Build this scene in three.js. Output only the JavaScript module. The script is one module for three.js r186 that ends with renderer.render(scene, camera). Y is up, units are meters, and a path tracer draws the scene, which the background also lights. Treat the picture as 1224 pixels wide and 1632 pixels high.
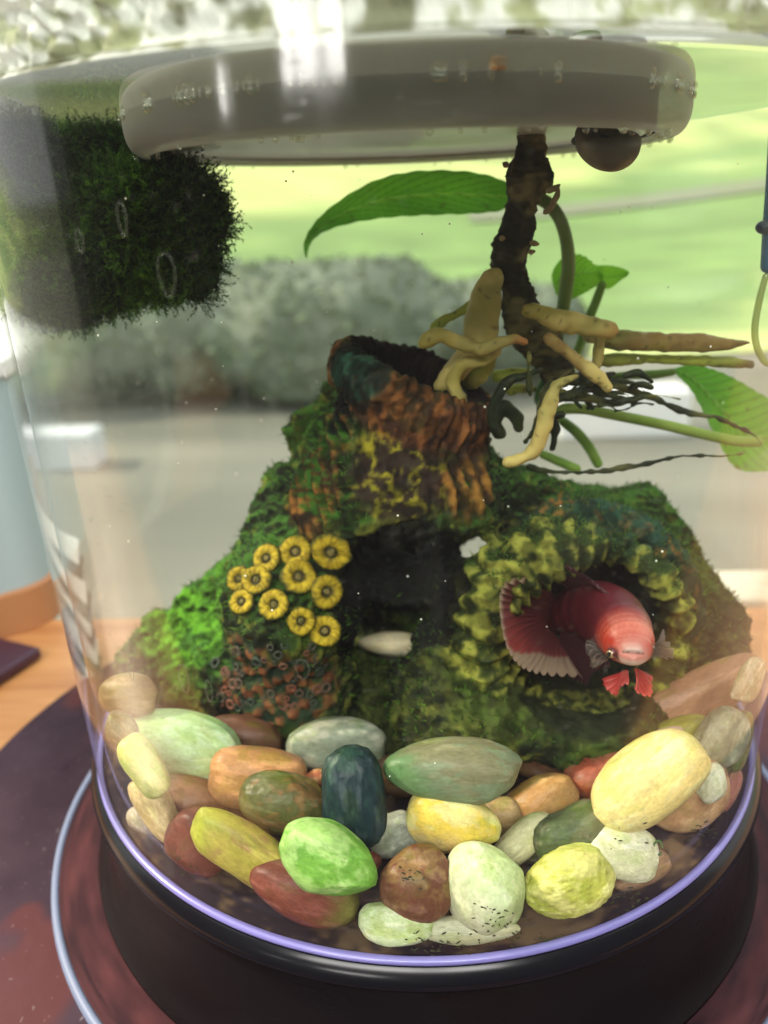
import * as THREE from 'three';
import { mergeGeometries, mergeVertices } from 'three/addons/utils/BufferGeometryUtils.js';
import { RoundedBoxGeometry } from 'three/addons/geometries/RoundedBoxGeometry.js';
import { RectAreaLightUniformsLib } from 'three/addons/lights/RectAreaLightUniformsLib.js';

// ---------------------------------------------------------------- camera, sky, sun, exposure
const W0 = 1224, H0 = 1632, F = 1250;                       // photograph size and focal length in its pixels
const scene = new THREE.Scene();
const camera = new THREE.PerspectiveCamera(THREE.MathUtils.radToDeg(2 * Math.atan(H0 / 2 / F)), 768 / 1024, 0.01, 400);
camera.position.set(0, 0.14744, 0.21847);
camera.rotation.set(-0.3724, 0.0424, -0.0379, 'YXZ');
camera.updateMatrixWorld(true);
camera.focus = 0.166; camera.userData.fStop = 11.5;
const renderer = new THREE.WebGLRenderer({ antialias: true });
renderer.toneMapping = THREE.LinearToneMapping; renderer.toneMappingExposure = 1.45;
renderer.shadowMap.enabled = true;
RectAreaLightUniformsLib.init();
{ // bright overcast sky, a little brighter towards the zenith
  const w = 64, h = 64, d = new Float32Array(w * h * 4);
  for (let j = 0; j < h; j++) for (let i = 0; i < w; i++) {
    const e = Math.max(0, Math.sin(((j + 0.5) / h - 0.5) * Math.PI)), k = 0.8 + 0.5 * e, o = (j * w + i) * 4;
    d[o] = k * (1 - 0.06 * e); d[o + 1] = k * (1 - 0.01 * e); d[o + 2] = k * (0.96 + 0.06 * e); d[o + 3] = 1;
  }
  const t = new THREE.DataTexture(d, w, h, THREE.RGBAFormat, THREE.FloatType);
  t.mapping = THREE.EquirectangularReflectionMapping; t.magFilter = THREE.LinearFilter; t.needsUpdate = true;
  scene.background = t; scene.environment = t;
}
const sun = new THREE.DirectionalLight(0xfff1d8, 3.4);
sun.position.set(-2.0, 1.75, -0.3); sun.castShadow = true; sun.shadow.radius = 12; sun.shadow.mapSize.set(2048, 2048);
Object.assign(sun.shadow.camera, { left: -0.5, right: 0.5, top: 0.5, bottom: -0.5, near: 0.1, far: 8 });
scene.add(sun, sun.target);

// ---------------------------------------------------------------- helpers (lengths below are decimetres: the tank's radius is 1)
const V = (x, y, z) => new THREE.Vector3(x, y, z);
const clamp = (x, a = 0, b = 1) => Math.min(b, Math.max(a, x)), mix = (a, b, t) => a + (b - a) * t;
const smooth = (a, b, x) => { const t = clamp((x - a) / (b - a)); return t * t * (3 - 2 * t); };
let seed = 7; const rnd = () => { seed = (seed + 0x6d2b79f5) | 0; let t = Math.imul(seed ^ (seed >>> 15), 1 | seed); t = (t + Math.imul(t ^ (t >>> 7), 61 | t)) ^ t; return ((t ^ (t >>> 14)) >>> 0) / 4294967296; };
const rr = (a, b) => a + (b - a) * rnd();
const HT = new Float32Array(4096); for (let i = 0; i < 4096; i++) HT[i] = rnd() * 2 - 1;
const hsh = (x, y, z) => HT[((Math.imul(x, 374761393) ^ Math.imul(y, 668265263) ^ Math.imul(z, 1274126177)) >>> 7) & 4095];
function noise(x, y, z) {
  const ix = Math.floor(x), iy = Math.floor(y), iz = Math.floor(z); let u = x - ix, v = y - iy, w = z - iz;
  u = u * u * (3 - 2 * u); v = v * v * (3 - 2 * v); w = w * w * (3 - 2 * w);
  const a = mix(hsh(ix, iy, iz), hsh(ix + 1, iy, iz), u), b = mix(hsh(ix, iy + 1, iz), hsh(ix + 1, iy + 1, iz), u);
  const c = mix(hsh(ix, iy, iz + 1), hsh(ix + 1, iy, iz + 1), u), d = mix(hsh(ix, iy + 1, iz + 1), hsh(ix + 1, iy + 1, iz + 1), u);
  return mix(mix(a, b, v), mix(c, d, v), w);
}
const fbm = (x, y, z, n = 4) => { let s = 0, a = 0.5; for (let i = 0; i < n; i++) { s += a * noise(x, y, z); x = x * 2.03 + 7.1; y = y * 2.03 + 3.7; z = z * 2.03 + 1.3; a *= 0.5; } return s; };
const ridge = (x, y, z, n = 3) => { let s = 0, a = 0.5; for (let i = 0; i < n; i++) { s += a * (1 - Math.abs(noise(x, y, z)) * 2); x = x * 2.1 + 5; y = y * 2.1 + 9; z = z * 2.1 + 2; a *= 0.5; } return s; };
const mixc = (a, b, t) => [mix(a[0], b[0], t), mix(a[1], b[1], t), mix(a[2], b[2], t)];

// a line of sight of the photograph and points on it, used to find where things stand
const EYE = V(0, 1.4744, 2.1847), ROT = new THREE.Matrix4().makeRotationFromEuler(new THREE.Euler(-0.3724, 0.0424, -0.0379, 'YXZ'));
const RIGHT = V(1, 0, 0).transformDirection(ROT), UPV = V(0, 1, 0).transformDirection(ROT), BACK = V(0, 0, 1).transformDirection(ROT);
const sight = (px, py) => V((px - 612) / F, (816 - py) / F, -1).applyMatrix4(new THREE.Matrix4().extractRotation(ROT));
const onZ = (px, py, z) => { const d = sight(px, py); return EYE.clone().addScaledVector(d, (z - EYE.z) / d.z); };
const onY = (px, py, y) => { const d = sight(px, py); return EYE.clone().addScaledVector(d, (y - EYE.y) / d.y); };
const unit = (p) => -p.clone().sub(EYE).dot(BACK) / F;                 // decimetres per photo pixel at a point
const wallR = (y) => 1 + 0.0202 * y;
function onGlass(px, py, inset = 0) {                                   // first meeting with the front of the tank, then further in
  const d = sight(px, py).normalize(); let t = 0.3;
  for (let i = 0; i < 400; i++) { const p = EYE.clone().addScaledVector(d, t); const g = Math.hypot(p.x, p.z) - wallR(p.y); if (g < 0.001) break; t += Math.max(0.001, g * 0.8); if (t > 4) { t = 2.1; break; } }
  return EYE.clone().addScaledVector(d, t + inset);
}

const S = 0.1;
const names = new Map();
const numbered = (n) => { const k = names.get(n) ?? 0; names.set(n, k + 1); return k ? n + '_' + String(k).padStart(3, '0') : n; };
function tag(o, label, category, group, kind) { if (label) o.userData.label = label; if (category) o.userData.category = category; if (group) o.userData.group = group; if (kind) o.userData.kind = kind; return o; }
function thing(name, base, label, category, group) {
  const g = new THREE.Group(); g.name = numbered(name); g.position.copy(base).multiplyScalar(S); g.userData.base = undefined; delete g.userData.base;
  g._base = base.clone(); scene.add(g); return tag(g, label, category, group);
}
// geometry comes in decimetres in the world; it is put under its thing in metres
function part(name, geo, mat, parent, kind) {
  const b = parent?._base ?? V(0, 0, 0);
  geo = geo.clone().translate(-b.x, -b.y, -b.z).scale(S, S, S);
  const m = new THREE.Mesh(geo, mat); m.name = parent ? name : numbered(name); m.castShadow = m.receiveShadow = true; m._base = b; (parent ?? scene).add(m);
  if (kind) m.userData.kind = kind; return m;
}
function solo(name, geo, mat, base, label, category, group) {
  const m = new THREE.Mesh(geo.clone().translate(-base.x, -base.y, -base.z).scale(S, S, S), mat); m.name = numbered(name); m.position.copy(base).multiplyScalar(S); m._base = base.clone();
  m.castShadow = m.receiveShadow = true; scene.add(m); return tag(m, label, category, group);
}
function paint(geo, fn) {
  const p = geo.attributes.position, n = geo.attributes.normal, c = new Float32Array(p.count * 3), a = V(), b = V();
  for (let i = 0; i < p.count; i++) { a.fromBufferAttribute(p, i); b.fromBufferAttribute(n, i); const k = fn(a, b, i); c[i * 3] = k[0]; c[i * 3 + 1] = k[1]; c[i * 3 + 2] = k[2]; }
  geo.setAttribute('color', new THREE.BufferAttribute(c, 3)); return geo;
}
function push(geo, fn) {
  const p = geo.attributes.position, n = geo.attributes.normal, a = V(), b = V();
  for (let i = 0; i < p.count; i++) { a.fromBufferAttribute(p, i); b.fromBufferAttribute(n, i); a.addScaledVector(b, fn(a, b)); p.setXYZ(i, a.x, a.y, a.z); }
  geo.computeVertexNormals(); return geo;
}
const std = (o) => new THREE.MeshPhysicalMaterial({ side: THREE.DoubleSide, roughness: 0.6, ...o });
const rgb = (r, g, b) => new THREE.Color().setRGB(r, g, b);
// naive surface nets over a signed distance
function net(lo, hi, cell, f) {
  const nx = Math.ceil((hi.x - lo.x) / cell) + 1, ny = Math.ceil((hi.y - lo.y) / cell) + 1, nz = Math.ceil((hi.z - lo.z) / cell) + 1, B = 4;
  const g = new Float32Array(nx * ny * nz).fill(9), at = (i, j, k) => i + nx * (j + ny * k);
  for (let k = 0; k < nz; k += B) for (let j = 0; j < ny; j += B) for (let i = 0; i < nx; i += B) {
    const d = f(lo.x + (i + 1.5) * cell, lo.y + (j + 1.5) * cell, lo.z + (k + 1.5) * cell), far = Math.abs(d) > cell * 5.5;
    for (let c = k; c < Math.min(k + B, nz); c++) for (let b = j; b < Math.min(j + B, ny); b++) for (let a = i; a < Math.min(i + B, nx); a++)
      g[at(a, b, c)] = far ? d : f(lo.x + a * cell, lo.y + b * cell, lo.z + c * cell);
  }
  const vid = new Int32Array(nx * ny * nz).fill(-1), pos = [], idx = [];
  for (let k = 0; k < nz - 1; k++) for (let j = 0; j < ny - 1; j++) for (let i = 0; i < nx - 1; i++) {
    let n = 0, x = 0, y = 0, z = 0, mask = 0;
    const v = [g[at(i, j, k)], g[at(i + 1, j, k)], g[at(i, j + 1, k)], g[at(i + 1, j + 1, k)], g[at(i, j, k + 1)], g[at(i + 1, j, k + 1)], g[at(i, j + 1, k + 1)], g[at(i + 1, j + 1, k + 1)]];
    for (let q = 0; q < 8; q++) if (v[q] < 0) mask |= 1 << q;
    if (mask === 0 || mask === 255) continue;
    for (let q = 0; q < 8; q++) for (let s = 1; s < 8; s <<= 1) if (!(q & s)) {
      const a = v[q], b = v[q | s]; if ((a < 0) === (b < 0)) continue; const t = a / (a - b);
      x += (q & 1) + (s === 1 ? t : 0); y += ((q >> 1) & 1) + (s === 2 ? t : 0); z += ((q >> 2) & 1) + (s === 4 ? t : 0); n++;
    }
    vid[at(i, j, k)] = pos.length / 3; pos.push(lo.x + (i + x / n) * cell, lo.y + (j + y / n) * cell, lo.z + (k + z / n) * cell);
  }
  const quad = (a, b, c, d, flip) => { if (a < 0 || b < 0 || c < 0 || d < 0) return; flip ? idx.push(a, c, b, a, d, c) : idx.push(a, b, c, a, c, d); };
  for (let k = 1; k < nz - 1; k++) for (let j = 1; j < ny - 1; j++) for (let i = 1; i < nx - 1; i++) {
    const s = g[at(i, j, k)] < 0;
    if (s !== (g[at(i + 1, j, k)] < 0)) quad(vid[at(i, j - 1, k - 1)], vid[at(i, j, k - 1)], vid[at(i, j, k)], vid[at(i, j - 1, k)], !s);
    if (s !== (g[at(i, j + 1, k)] < 0)) quad(vid[at(i - 1, j, k - 1)], vid[at(i - 1, j, k)], vid[at(i, j, k)], vid[at(i, j, k - 1)], !s);
    if (s !== (g[at(i, j, k + 1)] < 0)) quad(vid[at(i - 1, j - 1, k)], vid[at(i, j - 1, k)], vid[at(i, j, k)], vid[at(i - 1, j, k)], !s);
  }
  const geo = new THREE.BufferGeometry(); geo.setAttribute('position', new THREE.Float32BufferAttribute(pos, 3)); geo.setIndex(idx); geo.computeVertexNormals(); return geo;
}
const smin = (a, b, k) => { const h = Math.max(k - Math.abs(a - b), 0) / k; return Math.min(a, b) - h * h * k * 0.25; };
const smax = (a, b, k) => -smin(-a, -b, k);
function cone(a, b, r1, r2) {                                            // distance to a capsule that tapers
  const dx = b.x - a.x, dy = b.y - a.y, dz = b.z - a.z, l2 = Math.max(1e-9, dx * dx + dy * dy + dz * dz);
  return (x, y, z) => { const t = clamp(((x - a.x) * dx + (y - a.y) * dy + (z - a.z) * dz) / l2), X = x - a.x - dx * t, Y = y - a.y - dy * t, Z = z - a.z - dz * t; return Math.sqrt(X * X + Y * Y + Z * Z) - (r1 + (r2 - r1) * t); };
}
function ell(c, rx, ry, rz) { const m = Math.min(rx, ry, rz); return (x, y, z) => { const X = (x - c.x) / rx, Y = (y - c.y) / ry, Z = (z - c.z) / rz, k = Math.sqrt(X * X + Y * Y + Z * Z); return (k - 1) * m * (k > 1 ? 1.2 : 1); }; }
function tube(pts, radii, seg = 40, sides = 10, fn) {                    // a bent tube with its own radius along the way; closed ends
  const curve = new THREE.CatmullRomCurve3(pts, false, 'centripetal'), fr = curve.computeFrenetFrames(seg, false), pos = [], idx = [], uv = [];
  for (let i = 0; i <= seg; i++) {
    const t = i / seg, p = curve.getPointAt(t), u = curve.getUtoTmapping(t) * (radii.length - 1), k = Math.min(radii.length - 2, Math.floor(u));
    let r = mix(radii[k], radii[k + 1], u - k); const e = Math.min(t, 1 - t) * curve.getLength(); if (e < r) r *= Math.sqrt(Math.max(0.02, 1 - (1 - e / r) ** 2));
    for (let j = 0; j <= sides; j++) { const a = j / sides * Math.PI * 2, q = fr.normals[i].clone().multiplyScalar(Math.cos(a)).addScaledVector(fr.binormals[i], Math.sin(a)); const R = r * (fn ? fn(t, a, p) : 1); pos.push(p.x + q.x * R, p.y + q.y * R, p.z + q.z * R); uv.push(t, j / sides); }
  }
  for (let i = 0; i < seg; i++) for (let j = 0; j < sides; j++) { const a = i * (sides + 1) + j, b = a + sides + 1; idx.push(a, a + 1, b, b, a + 1, b + 1); }
  const g = new THREE.BufferGeometry(); g.setAttribute('position', new THREE.Float32BufferAttribute(pos, 3)); g.setAttribute('uv', new THREE.Float32BufferAttribute(uv, 2)); g.setIndex(idx);
  return fix(g);
}
function fix(g) { const m = mergeVertices(g.clone().deleteAttribute('uv'), 1e-5); m.computeVertexNormals(); return m; }
function grid(nu, nv, fn) {                                              // a sheet from a function of (u, v)
  const pos = [], idx = [], uv = [];
  for (let i = 0; i <= nu; i++) for (let j = 0; j <= nv; j++) { const p = fn(i / nu, j / nv); pos.push(p.x, p.y, p.z); uv.push(i / nu, j / nv); }
  for (let i = 0; i < nu; i++) for (let j = 0; j < nv; j++) { const a = i * (nv + 1) + j, b = a + nv + 1; idx.push(a, b, a + 1, b, b + 1, a + 1); }
  const g = new THREE.BufferGeometry(); g.setAttribute('position', new THREE.Float32BufferAttribute(pos, 3)); g.setAttribute('uv', new THREE.Float32BufferAttribute(uv, 2)); g.setIndex(idx); g.computeVertexNormals(); return g;
}
const lathe = (pts, seg = 160) => new THREE.LatheGeometry(pts.map(([x, y]) => new THREE.Vector2(x, y)), seg);
function texture(w, h, fn, srgb, repeat) {
  const d = new Uint8Array(w * h * 4);
  for (let j = 0; j < h; j++) for (let i = 0; i < w; i++) { const c = fn(i / w, j / h), o = (j * w + i) * 4; if (typeof c === 'number') d[o] = d[o + 1] = d[o + 2] = clamp(c) * 255; else for (let k = 0; k < 3; k++) d[o + k] = clamp(c[k]) * 255; d[o + 3] = 255; }
  const t = new THREE.DataTexture(d, w, h); t.magFilter = THREE.LinearFilter; t.wrapS = t.wrapT = THREE.RepeatWrapping; if (srgb) t.colorSpace = THREE.SRGBColorSpace; if (repeat) t.repeat.set(...repeat); t.needsUpdate = true; return t;
}
const enc = (c) => c.map((x) => (x <= 0.0031308 ? 12.92 * x : 1.055 * Math.pow(x, 1 / 2.4) - 0.055));   // linear to sRGB

// ---------------------------------------------------------------- outdoors, seen through the tank
const GY = -17;                                                          // ground, decimetres below the tank floor
{
  const lawnH = (x, z) => { const d = -z; return GY + smooth(105, 480, d) * 85 + 1.2 * fbm(x * 0.015, z * 0.015, 3) + smooth(30, 110, x) * smooth(60, 160, d) * 4; };
  const lawn = grid(120, 120, (u, v) => { const x = (u - 0.5) * 1400, z = -95 - v * v * 1500; return V(x, lawnH(x, z), z); });
  paint(lawn, (p) => {
    const n = fbm(p.x * 0.025, p.z * 0.03, 1, 4), m = fbm(p.x * 0.008 + 9, p.z * 0.025, 4, 3), f = noise(p.x * 0.6, p.z * 0.3, 2);
    let c = mixc([0.17, 0.27, 0.085], [0.46, 0.52, 0.19], smooth(-0.25, 0.25, n + m * 0.7)); c = mixc(c, [0.18, 0.2, 0.1], smooth(0.1, 0.5, m) * 0.4);
    return c.map((k) => k * (1 + 0.25 * f));
  });
  const l = part('lawn', lawn, std({ vertexColors: true, roughness: 0.95 })); tag(l, 'bright yellow-green grass bank beyond the road', null, null, 'structure');
  const road = grid(60, 60, (u, v) => V((u - 0.5) * 600, GY + 0.04, 20 - v * 125));
  paint(road, (p) => { const n = fbm(p.x * 0.05, p.z * 0.12, 3, 4); return [0.17 + 0.12 * n, 0.17 + 0.11 * n, 0.135 + 0.09 * n]; });
  tag(part('road', road, std({ vertexColors: true, roughness: 0.9 })), 'pale grey road below the window', null, null, 'structure');
  const grd = new THREE.PlaneGeometry(8000, 8000).rotateX(-Math.PI / 2).translate(0, GY - 0.6, 0);
  tag(part('ground', grd, std({ color: rgb(0.12, 0.14, 0.07), roughness: 1 })), 'ground out to the horizon', null, null, 'structure');
  // a path across the grass bank
  const path = grid(60, 4, (u, v) => { const x = mix(15, 260, u), z = -200 - v * 9 - x * 0.05; return V(x, lawnH(x, z) + 0.5, z); });
  tag(part('path', path, std({ color: rgb(0.2, 0.22, 0.14), roughness: 0.95 })), 'grey path crossing the grass bank', null, null, 'structure');
  // low clipped shrubs along the far side of the road
  const leaf = fix(grid(2, 2, (u, v) => V((u - 0.5) * (1 - Math.abs(v - 0.5) * 1.4), (v - 0.5) * 1.6, (u - 0.5) ** 2 * 0.6)));
  const lm = [[0.18, 0.23, 0.14], [0.16, 0.2, 0.13], [0.22, 0.26, 0.18], [0.2, 0.19, 0.15]].map((c) => std({ color: rgb(...c), roughness: 0.8 }));
  const shrubs = [[-58, -80, 21, 11], [-42, -78, 22, 13], [-25, -80, 23, 14], [-8, -77, 22, 13.5], [7, -81, 18, 11]];
  shrubs.forEach(([x, z, w, h], k) => {
    const names_ = ['at the far left', 'second from the left', 'in the middle, the tallest one', 'right of the tallest one', 'at the right end, the smallest one'];
    const g = thing('shrub', V(x, GY, z), 'blurred grey-green shrub across the road, ' + names_[k], 'shrub', 'shrubs along the road');
    const body = new THREE.IcosahedronGeometry(1, 12); const bp = mergeVertices(body.deleteAttribute('uv'), 1e-4); bp.computeVertexNormals();
    bp.scale(w * 0.62, h * 0.5, 7).translate(x, GY + h * 0.5, z); push(bp, (p) => 2.6 * fbm(p.x * 0.18, p.y * 0.18, p.z * 0.18 + k, 3));
    paint(bp, (p) => { const n = smooth(-0.3, 0.3, fbm(p.x * 0.25, p.y * 0.4, p.z * 0.25, 3)); return mixc([0.12, 0.155, 0.105], [0.19, 0.22, 0.16], n); });
    part('twigs', bp, std({ vertexColors: true, roughness: 0.95 }), g);
    const N = 2600, im = new THREE.InstancedMesh(leaf.clone().scale(S, S, S), lm[k % 3], N), q = new THREE.Quaternion(), e = new THREE.Euler(), pp = bp.attributes.position, M = new THREE.Matrix4();
    for (let i = 0; i < N; i++) { const j = Math.floor(rnd() * pp.count); e.set(rr(0, 6), rr(0, 6), rr(0, 6)); q.setFromEuler(e); const s = rr(0.3, 0.7); M.compose(V((pp.getX(j) - x) + rr(-0.4, 0.4), pp.getY(j) - GY + rr(-0.4, 0.4), pp.getZ(j) - z + rr(-0.4, 0.4)).multiplyScalar(S), q, V(s, s, s)); im.setMatrixAt(i, M); const t = rr(0.8, 1.25); im.setColorAt(i, rgb(t, t, t * rr(0.85, 1.05))); }
    im.name = 'foliage'; im.userData.kind = 'stuff'; im.castShadow = true; g.add(im);
  });
  // white block behind the roots
  const kb = onY(985, 690, GY + 0.05), slab = new RoundedBoxGeometry(200 * unit(kb), 74 * unit(kb), 3.4, 3, 0.3).translate(kb.x, GY + 37 * unit(kb), kb.z);
  solo('white_block', slab, std({ color: rgb(0.82, 0.82, 0.8), roughness: 0.8 }), V(kb.x, GY, kb.z), 'white block behind the plant roots', 'slab');
  const k2 = onY(95, 742, GY + 0.05), slab2 = new RoundedBoxGeometry(7, 3, 3, 3, 0.3).translate(k2.x, GY + 1.5, k2.z);
  solo('white_block', slab2, std({ color: rgb(0.6, 0.63, 0.65), roughness: 0.8 }), V(k2.x, GY, k2.z), 'short white block at the left edge of the tank', 'slab');
}

// ---------------------------------------------------------------- desk, sill, the room behind the photographer
const DY = -0.4;
const woodTex = texture(512, 512, (u, v) => { const g = fbm(u * 6, v * 60, 1, 4), k = fbm(u * 20, v * 220, 5, 3); return enc(mixc([0.42, 0.17, 0.055], [0.6, 0.3, 0.11], clamp(0.5 + g * 0.8 + k * 0.5))); }, true);
{
  const desk = new RoundedBoxGeometry(16, 0.3, 2.72, 3, 0.04).translate(2.2, DY - 0.15 - 0.012, 0.08);
  { const p = desk.attributes.position, uv = desk.attributes.uv; for (let i = 0; i < p.count; i++) uv.setXY(i, p.getX(i) / 5, p.getZ(i) / 5); }
  tag(part('desk', desk, std({ map: woodTex, roughness: 0.38, clearcoat: 0.3, clearcoatRoughness: 0.25 })), 'orange wooden desk top under the mat', 'desk');
  const sill = new RoundedBoxGeometry(5.2, 0.1, 0.34, 3, 0.03).translate(1.35, DY - 0.05, -1.49);
  tag(part('window_sill', sill, std({ color: rgb(0.62, 0.57, 0.45), roughness: 0.5 })), 'pale beige window sill behind the tank', 'sill');
  tag(part('floor', new THREE.BoxGeometry(54, 0.4, 16).translate(0, -8.2, 7), std({ color: rgb(0.05, 0.035, 0.045), roughness: 0.9 })), 'dark carpet of the room', null, null, 'structure');
  // plain room behind the photographer, with two lit windows that mirror in the glass
  const wall = []; const bx = (x0, x1, y0, y1, z0, z1) => wall.push(new THREE.BoxGeometry(x1 - x0, y1 - y0, z1 - z0).translate((x0 + x1) / 2, (y0 + y1) / 2, (z0 + z1) / 2));
  bx(-26, 26, -9, 20, 14, 15); bx(-27, -26, -9, 20, 2, 15); bx(26, 27, -9, 20, 2, 15);
  tag(part('wall', mergeGeometries(wall), std({ color: rgb(0.14, 0.12, 0.135), roughness: 0.95 })), 'plain room wall behind the photographer', null, null, 'structure');
  for (const [x, y, w, h, e, lab] of [[-4.6, 3.45, 3.4, 1.1, 8, 'wide low lit window in the wall behind the photographer'], [-10.6, 3.1, 0.6, 0.8, 11, 'narrow lit window in the wall behind the photographer'], [-2, 12.2, 15, 5.4, 7, 'long high light panel added behind the photographer to light the front']]) {  // the long high one is an added fill light for the front
    const g = thing('lit_window_or_fill', V(x, y - h / 2, 13.9), lab, 'window');
    part('pane', new THREE.BoxGeometry(w, h, 0.06).translate(x, y, 13.9), new THREE.MeshStandardMaterial({ color: 0, emissive: rgb(1, 0.99, 0.97), emissiveIntensity: e }), g);
    const fr = []; for (const [a, b, c, d] of [[0, h / 2 + 0.2, w + 0.8, 0.4], [0, -h / 2 - 0.2, w + 0.8, 0.4], [-w / 2 - 0.2, 0, 0.4, h], [w / 2 + 0.2, 0, 0.4, h], [w * 0.16, 0, w * 0.12, h], [-w * 0.28, 0, w * 0.05, h]]) fr.push(new THREE.BoxGeometry(c, d, 0.3).translate(x + a, y + b, 13.84));
    part('frame', mergeGeometries(fr), std({ color: rgb(0.7, 0.7, 0.68) }), g);
    const li = new THREE.RectAreaLight(0xfffcf6, e, w * S, h * S); li.position.set(x * S, y * S, 13.66 * S); li.lookAt(x * S, y * S, 0); scene.add(li);
  }
}
{ // pale pier with a wooden skirting at the left edge
  const g = thing('wall_pier', V(-2.3, DY - 0.02, -1.2), 'pale blue-grey wall pier with a wooden skirting board at the left edge', 'wall');
  const foot = (o) => { const s = new THREE.Shape(); s.moveTo(-3.4 - o, 0.1); s.lineTo(-1.93, -1.145 + 1.3 * o); s.quadraticCurveTo(-1.79 + o, -1.26 + o * 0.6, -1.87 + o, -1.42); s.lineTo(-2.9 + o, -3.4); s.lineTo(-4, -3.4); s.closePath(); return s; };
  const up = (o, y0, y1, b) => { const e = new THREE.ExtrudeGeometry(foot(o), { depth: y1 - y0 - 2 * b, bevelEnabled: true, bevelThickness: b, bevelSize: b, bevelSegments: 3, curveSegments: 24 }); const p = e.attributes.position; for (let i = 0; i < p.count; i++) { const x = p.getX(i), y = p.getY(i), z = p.getZ(i); p.setXYZ(i, x, y0 + b + z, y); } e.index || e.computeVertexNormals(); e.computeVertexNormals(); return e; };
  part('pier', up(-0.02, DY + 0.2, 0.82, 0.01), std({ color: rgb(0.36, 0.46, 0.47), roughness: 0.7 }), g);
  part('skirting_board', up(0.0, DY - 0.02, DY + 0.21, 0.015), std({ color: rgb(0.42, 0.19, 0.08), roughness: 0.5 }), g);
  part('ledge', up(0.0, 0.815, 0.9, 0.015), std({ color: rgb(0.75, 0.76, 0.74), roughness: 0.5 }), g);
}
{ // patterned mat under the tank
  const mt = texture(1024, 1024, (u, v) => {
    const n = fbm(u * 5, v * 5, 2, 5), m = fbm(u * 14 + 5, v * 14, 7, 4), s = noise(u * 160, v * 160, 3), r = smooth(0.22, 0.34, fbm(u * 9 + 40, v * 9, 9, 3));
    let c = mixc([0.025, 0.013, 0.02], [0.075, 0.045, 0.058], clamp(0.5 + n * 1.3 + m * 0.4)); c = mixc(c, [0.12, 0.03, 0.022], r * 0.5); if (noise(u * 420, v * 420, 3) > 0.9) c = mixc(c, [0.3, 0.26, 0.26], 0.35); return enc(c);
  }, true);
  const rough = texture(512, 512, (u, v) => 0.42 + 0.35 * fbm(u * 30, v * 30, 4, 4)), bump = texture(512, 512, (u, v) => 0.5 + 0.5 * fbm(u * 60, v * 60, 14, 4));
  const MR = 1.61, pt = (a, r, y) => V(Math.sin(a) * r, y, Math.cos(a) * r);
  const g = grid(120, 24, (u, v) => pt(u * 6.28318, 0.3 + v * (MR - 0.3), DY)), edge = grid(120, 3, (u, v) => pt(u * 6.28318, MR + 0.008 * Math.sin(v * 3.1416), DY - v * 0.014));
  { const p = g.attributes.position, uv = g.attributes.uv; for (let i = 0; i < p.count; i++) uv.setXY(i, p.getX(i) / 3.6 + 0.5, p.getZ(i) / 3.6 + 0.5); }
  const m = part('mat', mergeGeometries([g, edge]), std({ map: mt, roughnessMap: rough, roughness: 1, bumpMap: bump, bumpScale: 0.0004, specularIntensity: 0.22 })); tag(m, 'round dark purple-brown mottled table mat under the tank', 'mat');
  const q = onY(22, 1072, DY), nb = new RoundedBoxGeometry(0.62, 0.06, 0.7, 3, 0.02).rotateY(-0.38).translate(q.x - 0.34, DY + 0.025, q.z + 0.08);
  solo('notebook', nb, std({ color: rgb(0.05, 0.015, 0.03), roughness: 0.35 }), V(q.x - 0.34, DY, q.z + 0.08), 'dark maroon notebook corner on the desk at the left edge', 'notebook');
}
{ // shallow tray; the pale rim highlight is put into the rim colour
  const g = thing('round_tray', V(0, DY, 0), 'glossy red-brown round tray with a pale blue highlight coloured into its rim, under the tank', 'tray');
  const tt = texture(512, 512, (u, v) => { const a = u * 6.283, n = fbm(Math.cos(a) * 3, Math.sin(a) * 3, v * 3, 4), k = fbm(Math.cos(a) * 9, Math.sin(a) * 9, v * 12, 4); return enc(mixc([0.016, 0.007, 0.01], [0.085, 0.027, 0.028], clamp(0.45 + n * 1.1 + k * 0.6))); }, true);
  const rt = texture(256, 256, (u, v) => 0.4 + 0.3 * (fbm(u * 20, v * 20, 31, 4) + 0.3));
  part('tray_plate', lathe([[1.174, 0.011], [1.14, 0.014], [1.02, 0.016], [0.5, 0.016]]).translate(0, DY, 0), std({ map: tt, roughnessMap: rt, roughness: 1, specularIntensity: 0.2 }), g);
  part('rim', lathe([[1.198, 0], [1.196, 0.01], [1.19, 0.016], [1.182, 0.017], [1.176, 0.013], [1.172, 0.006]]).translate(0, DY, 0), std({ color: rgb(0.16, 0.19, 0.28), roughness: 0.5 }), g);
}

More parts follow.
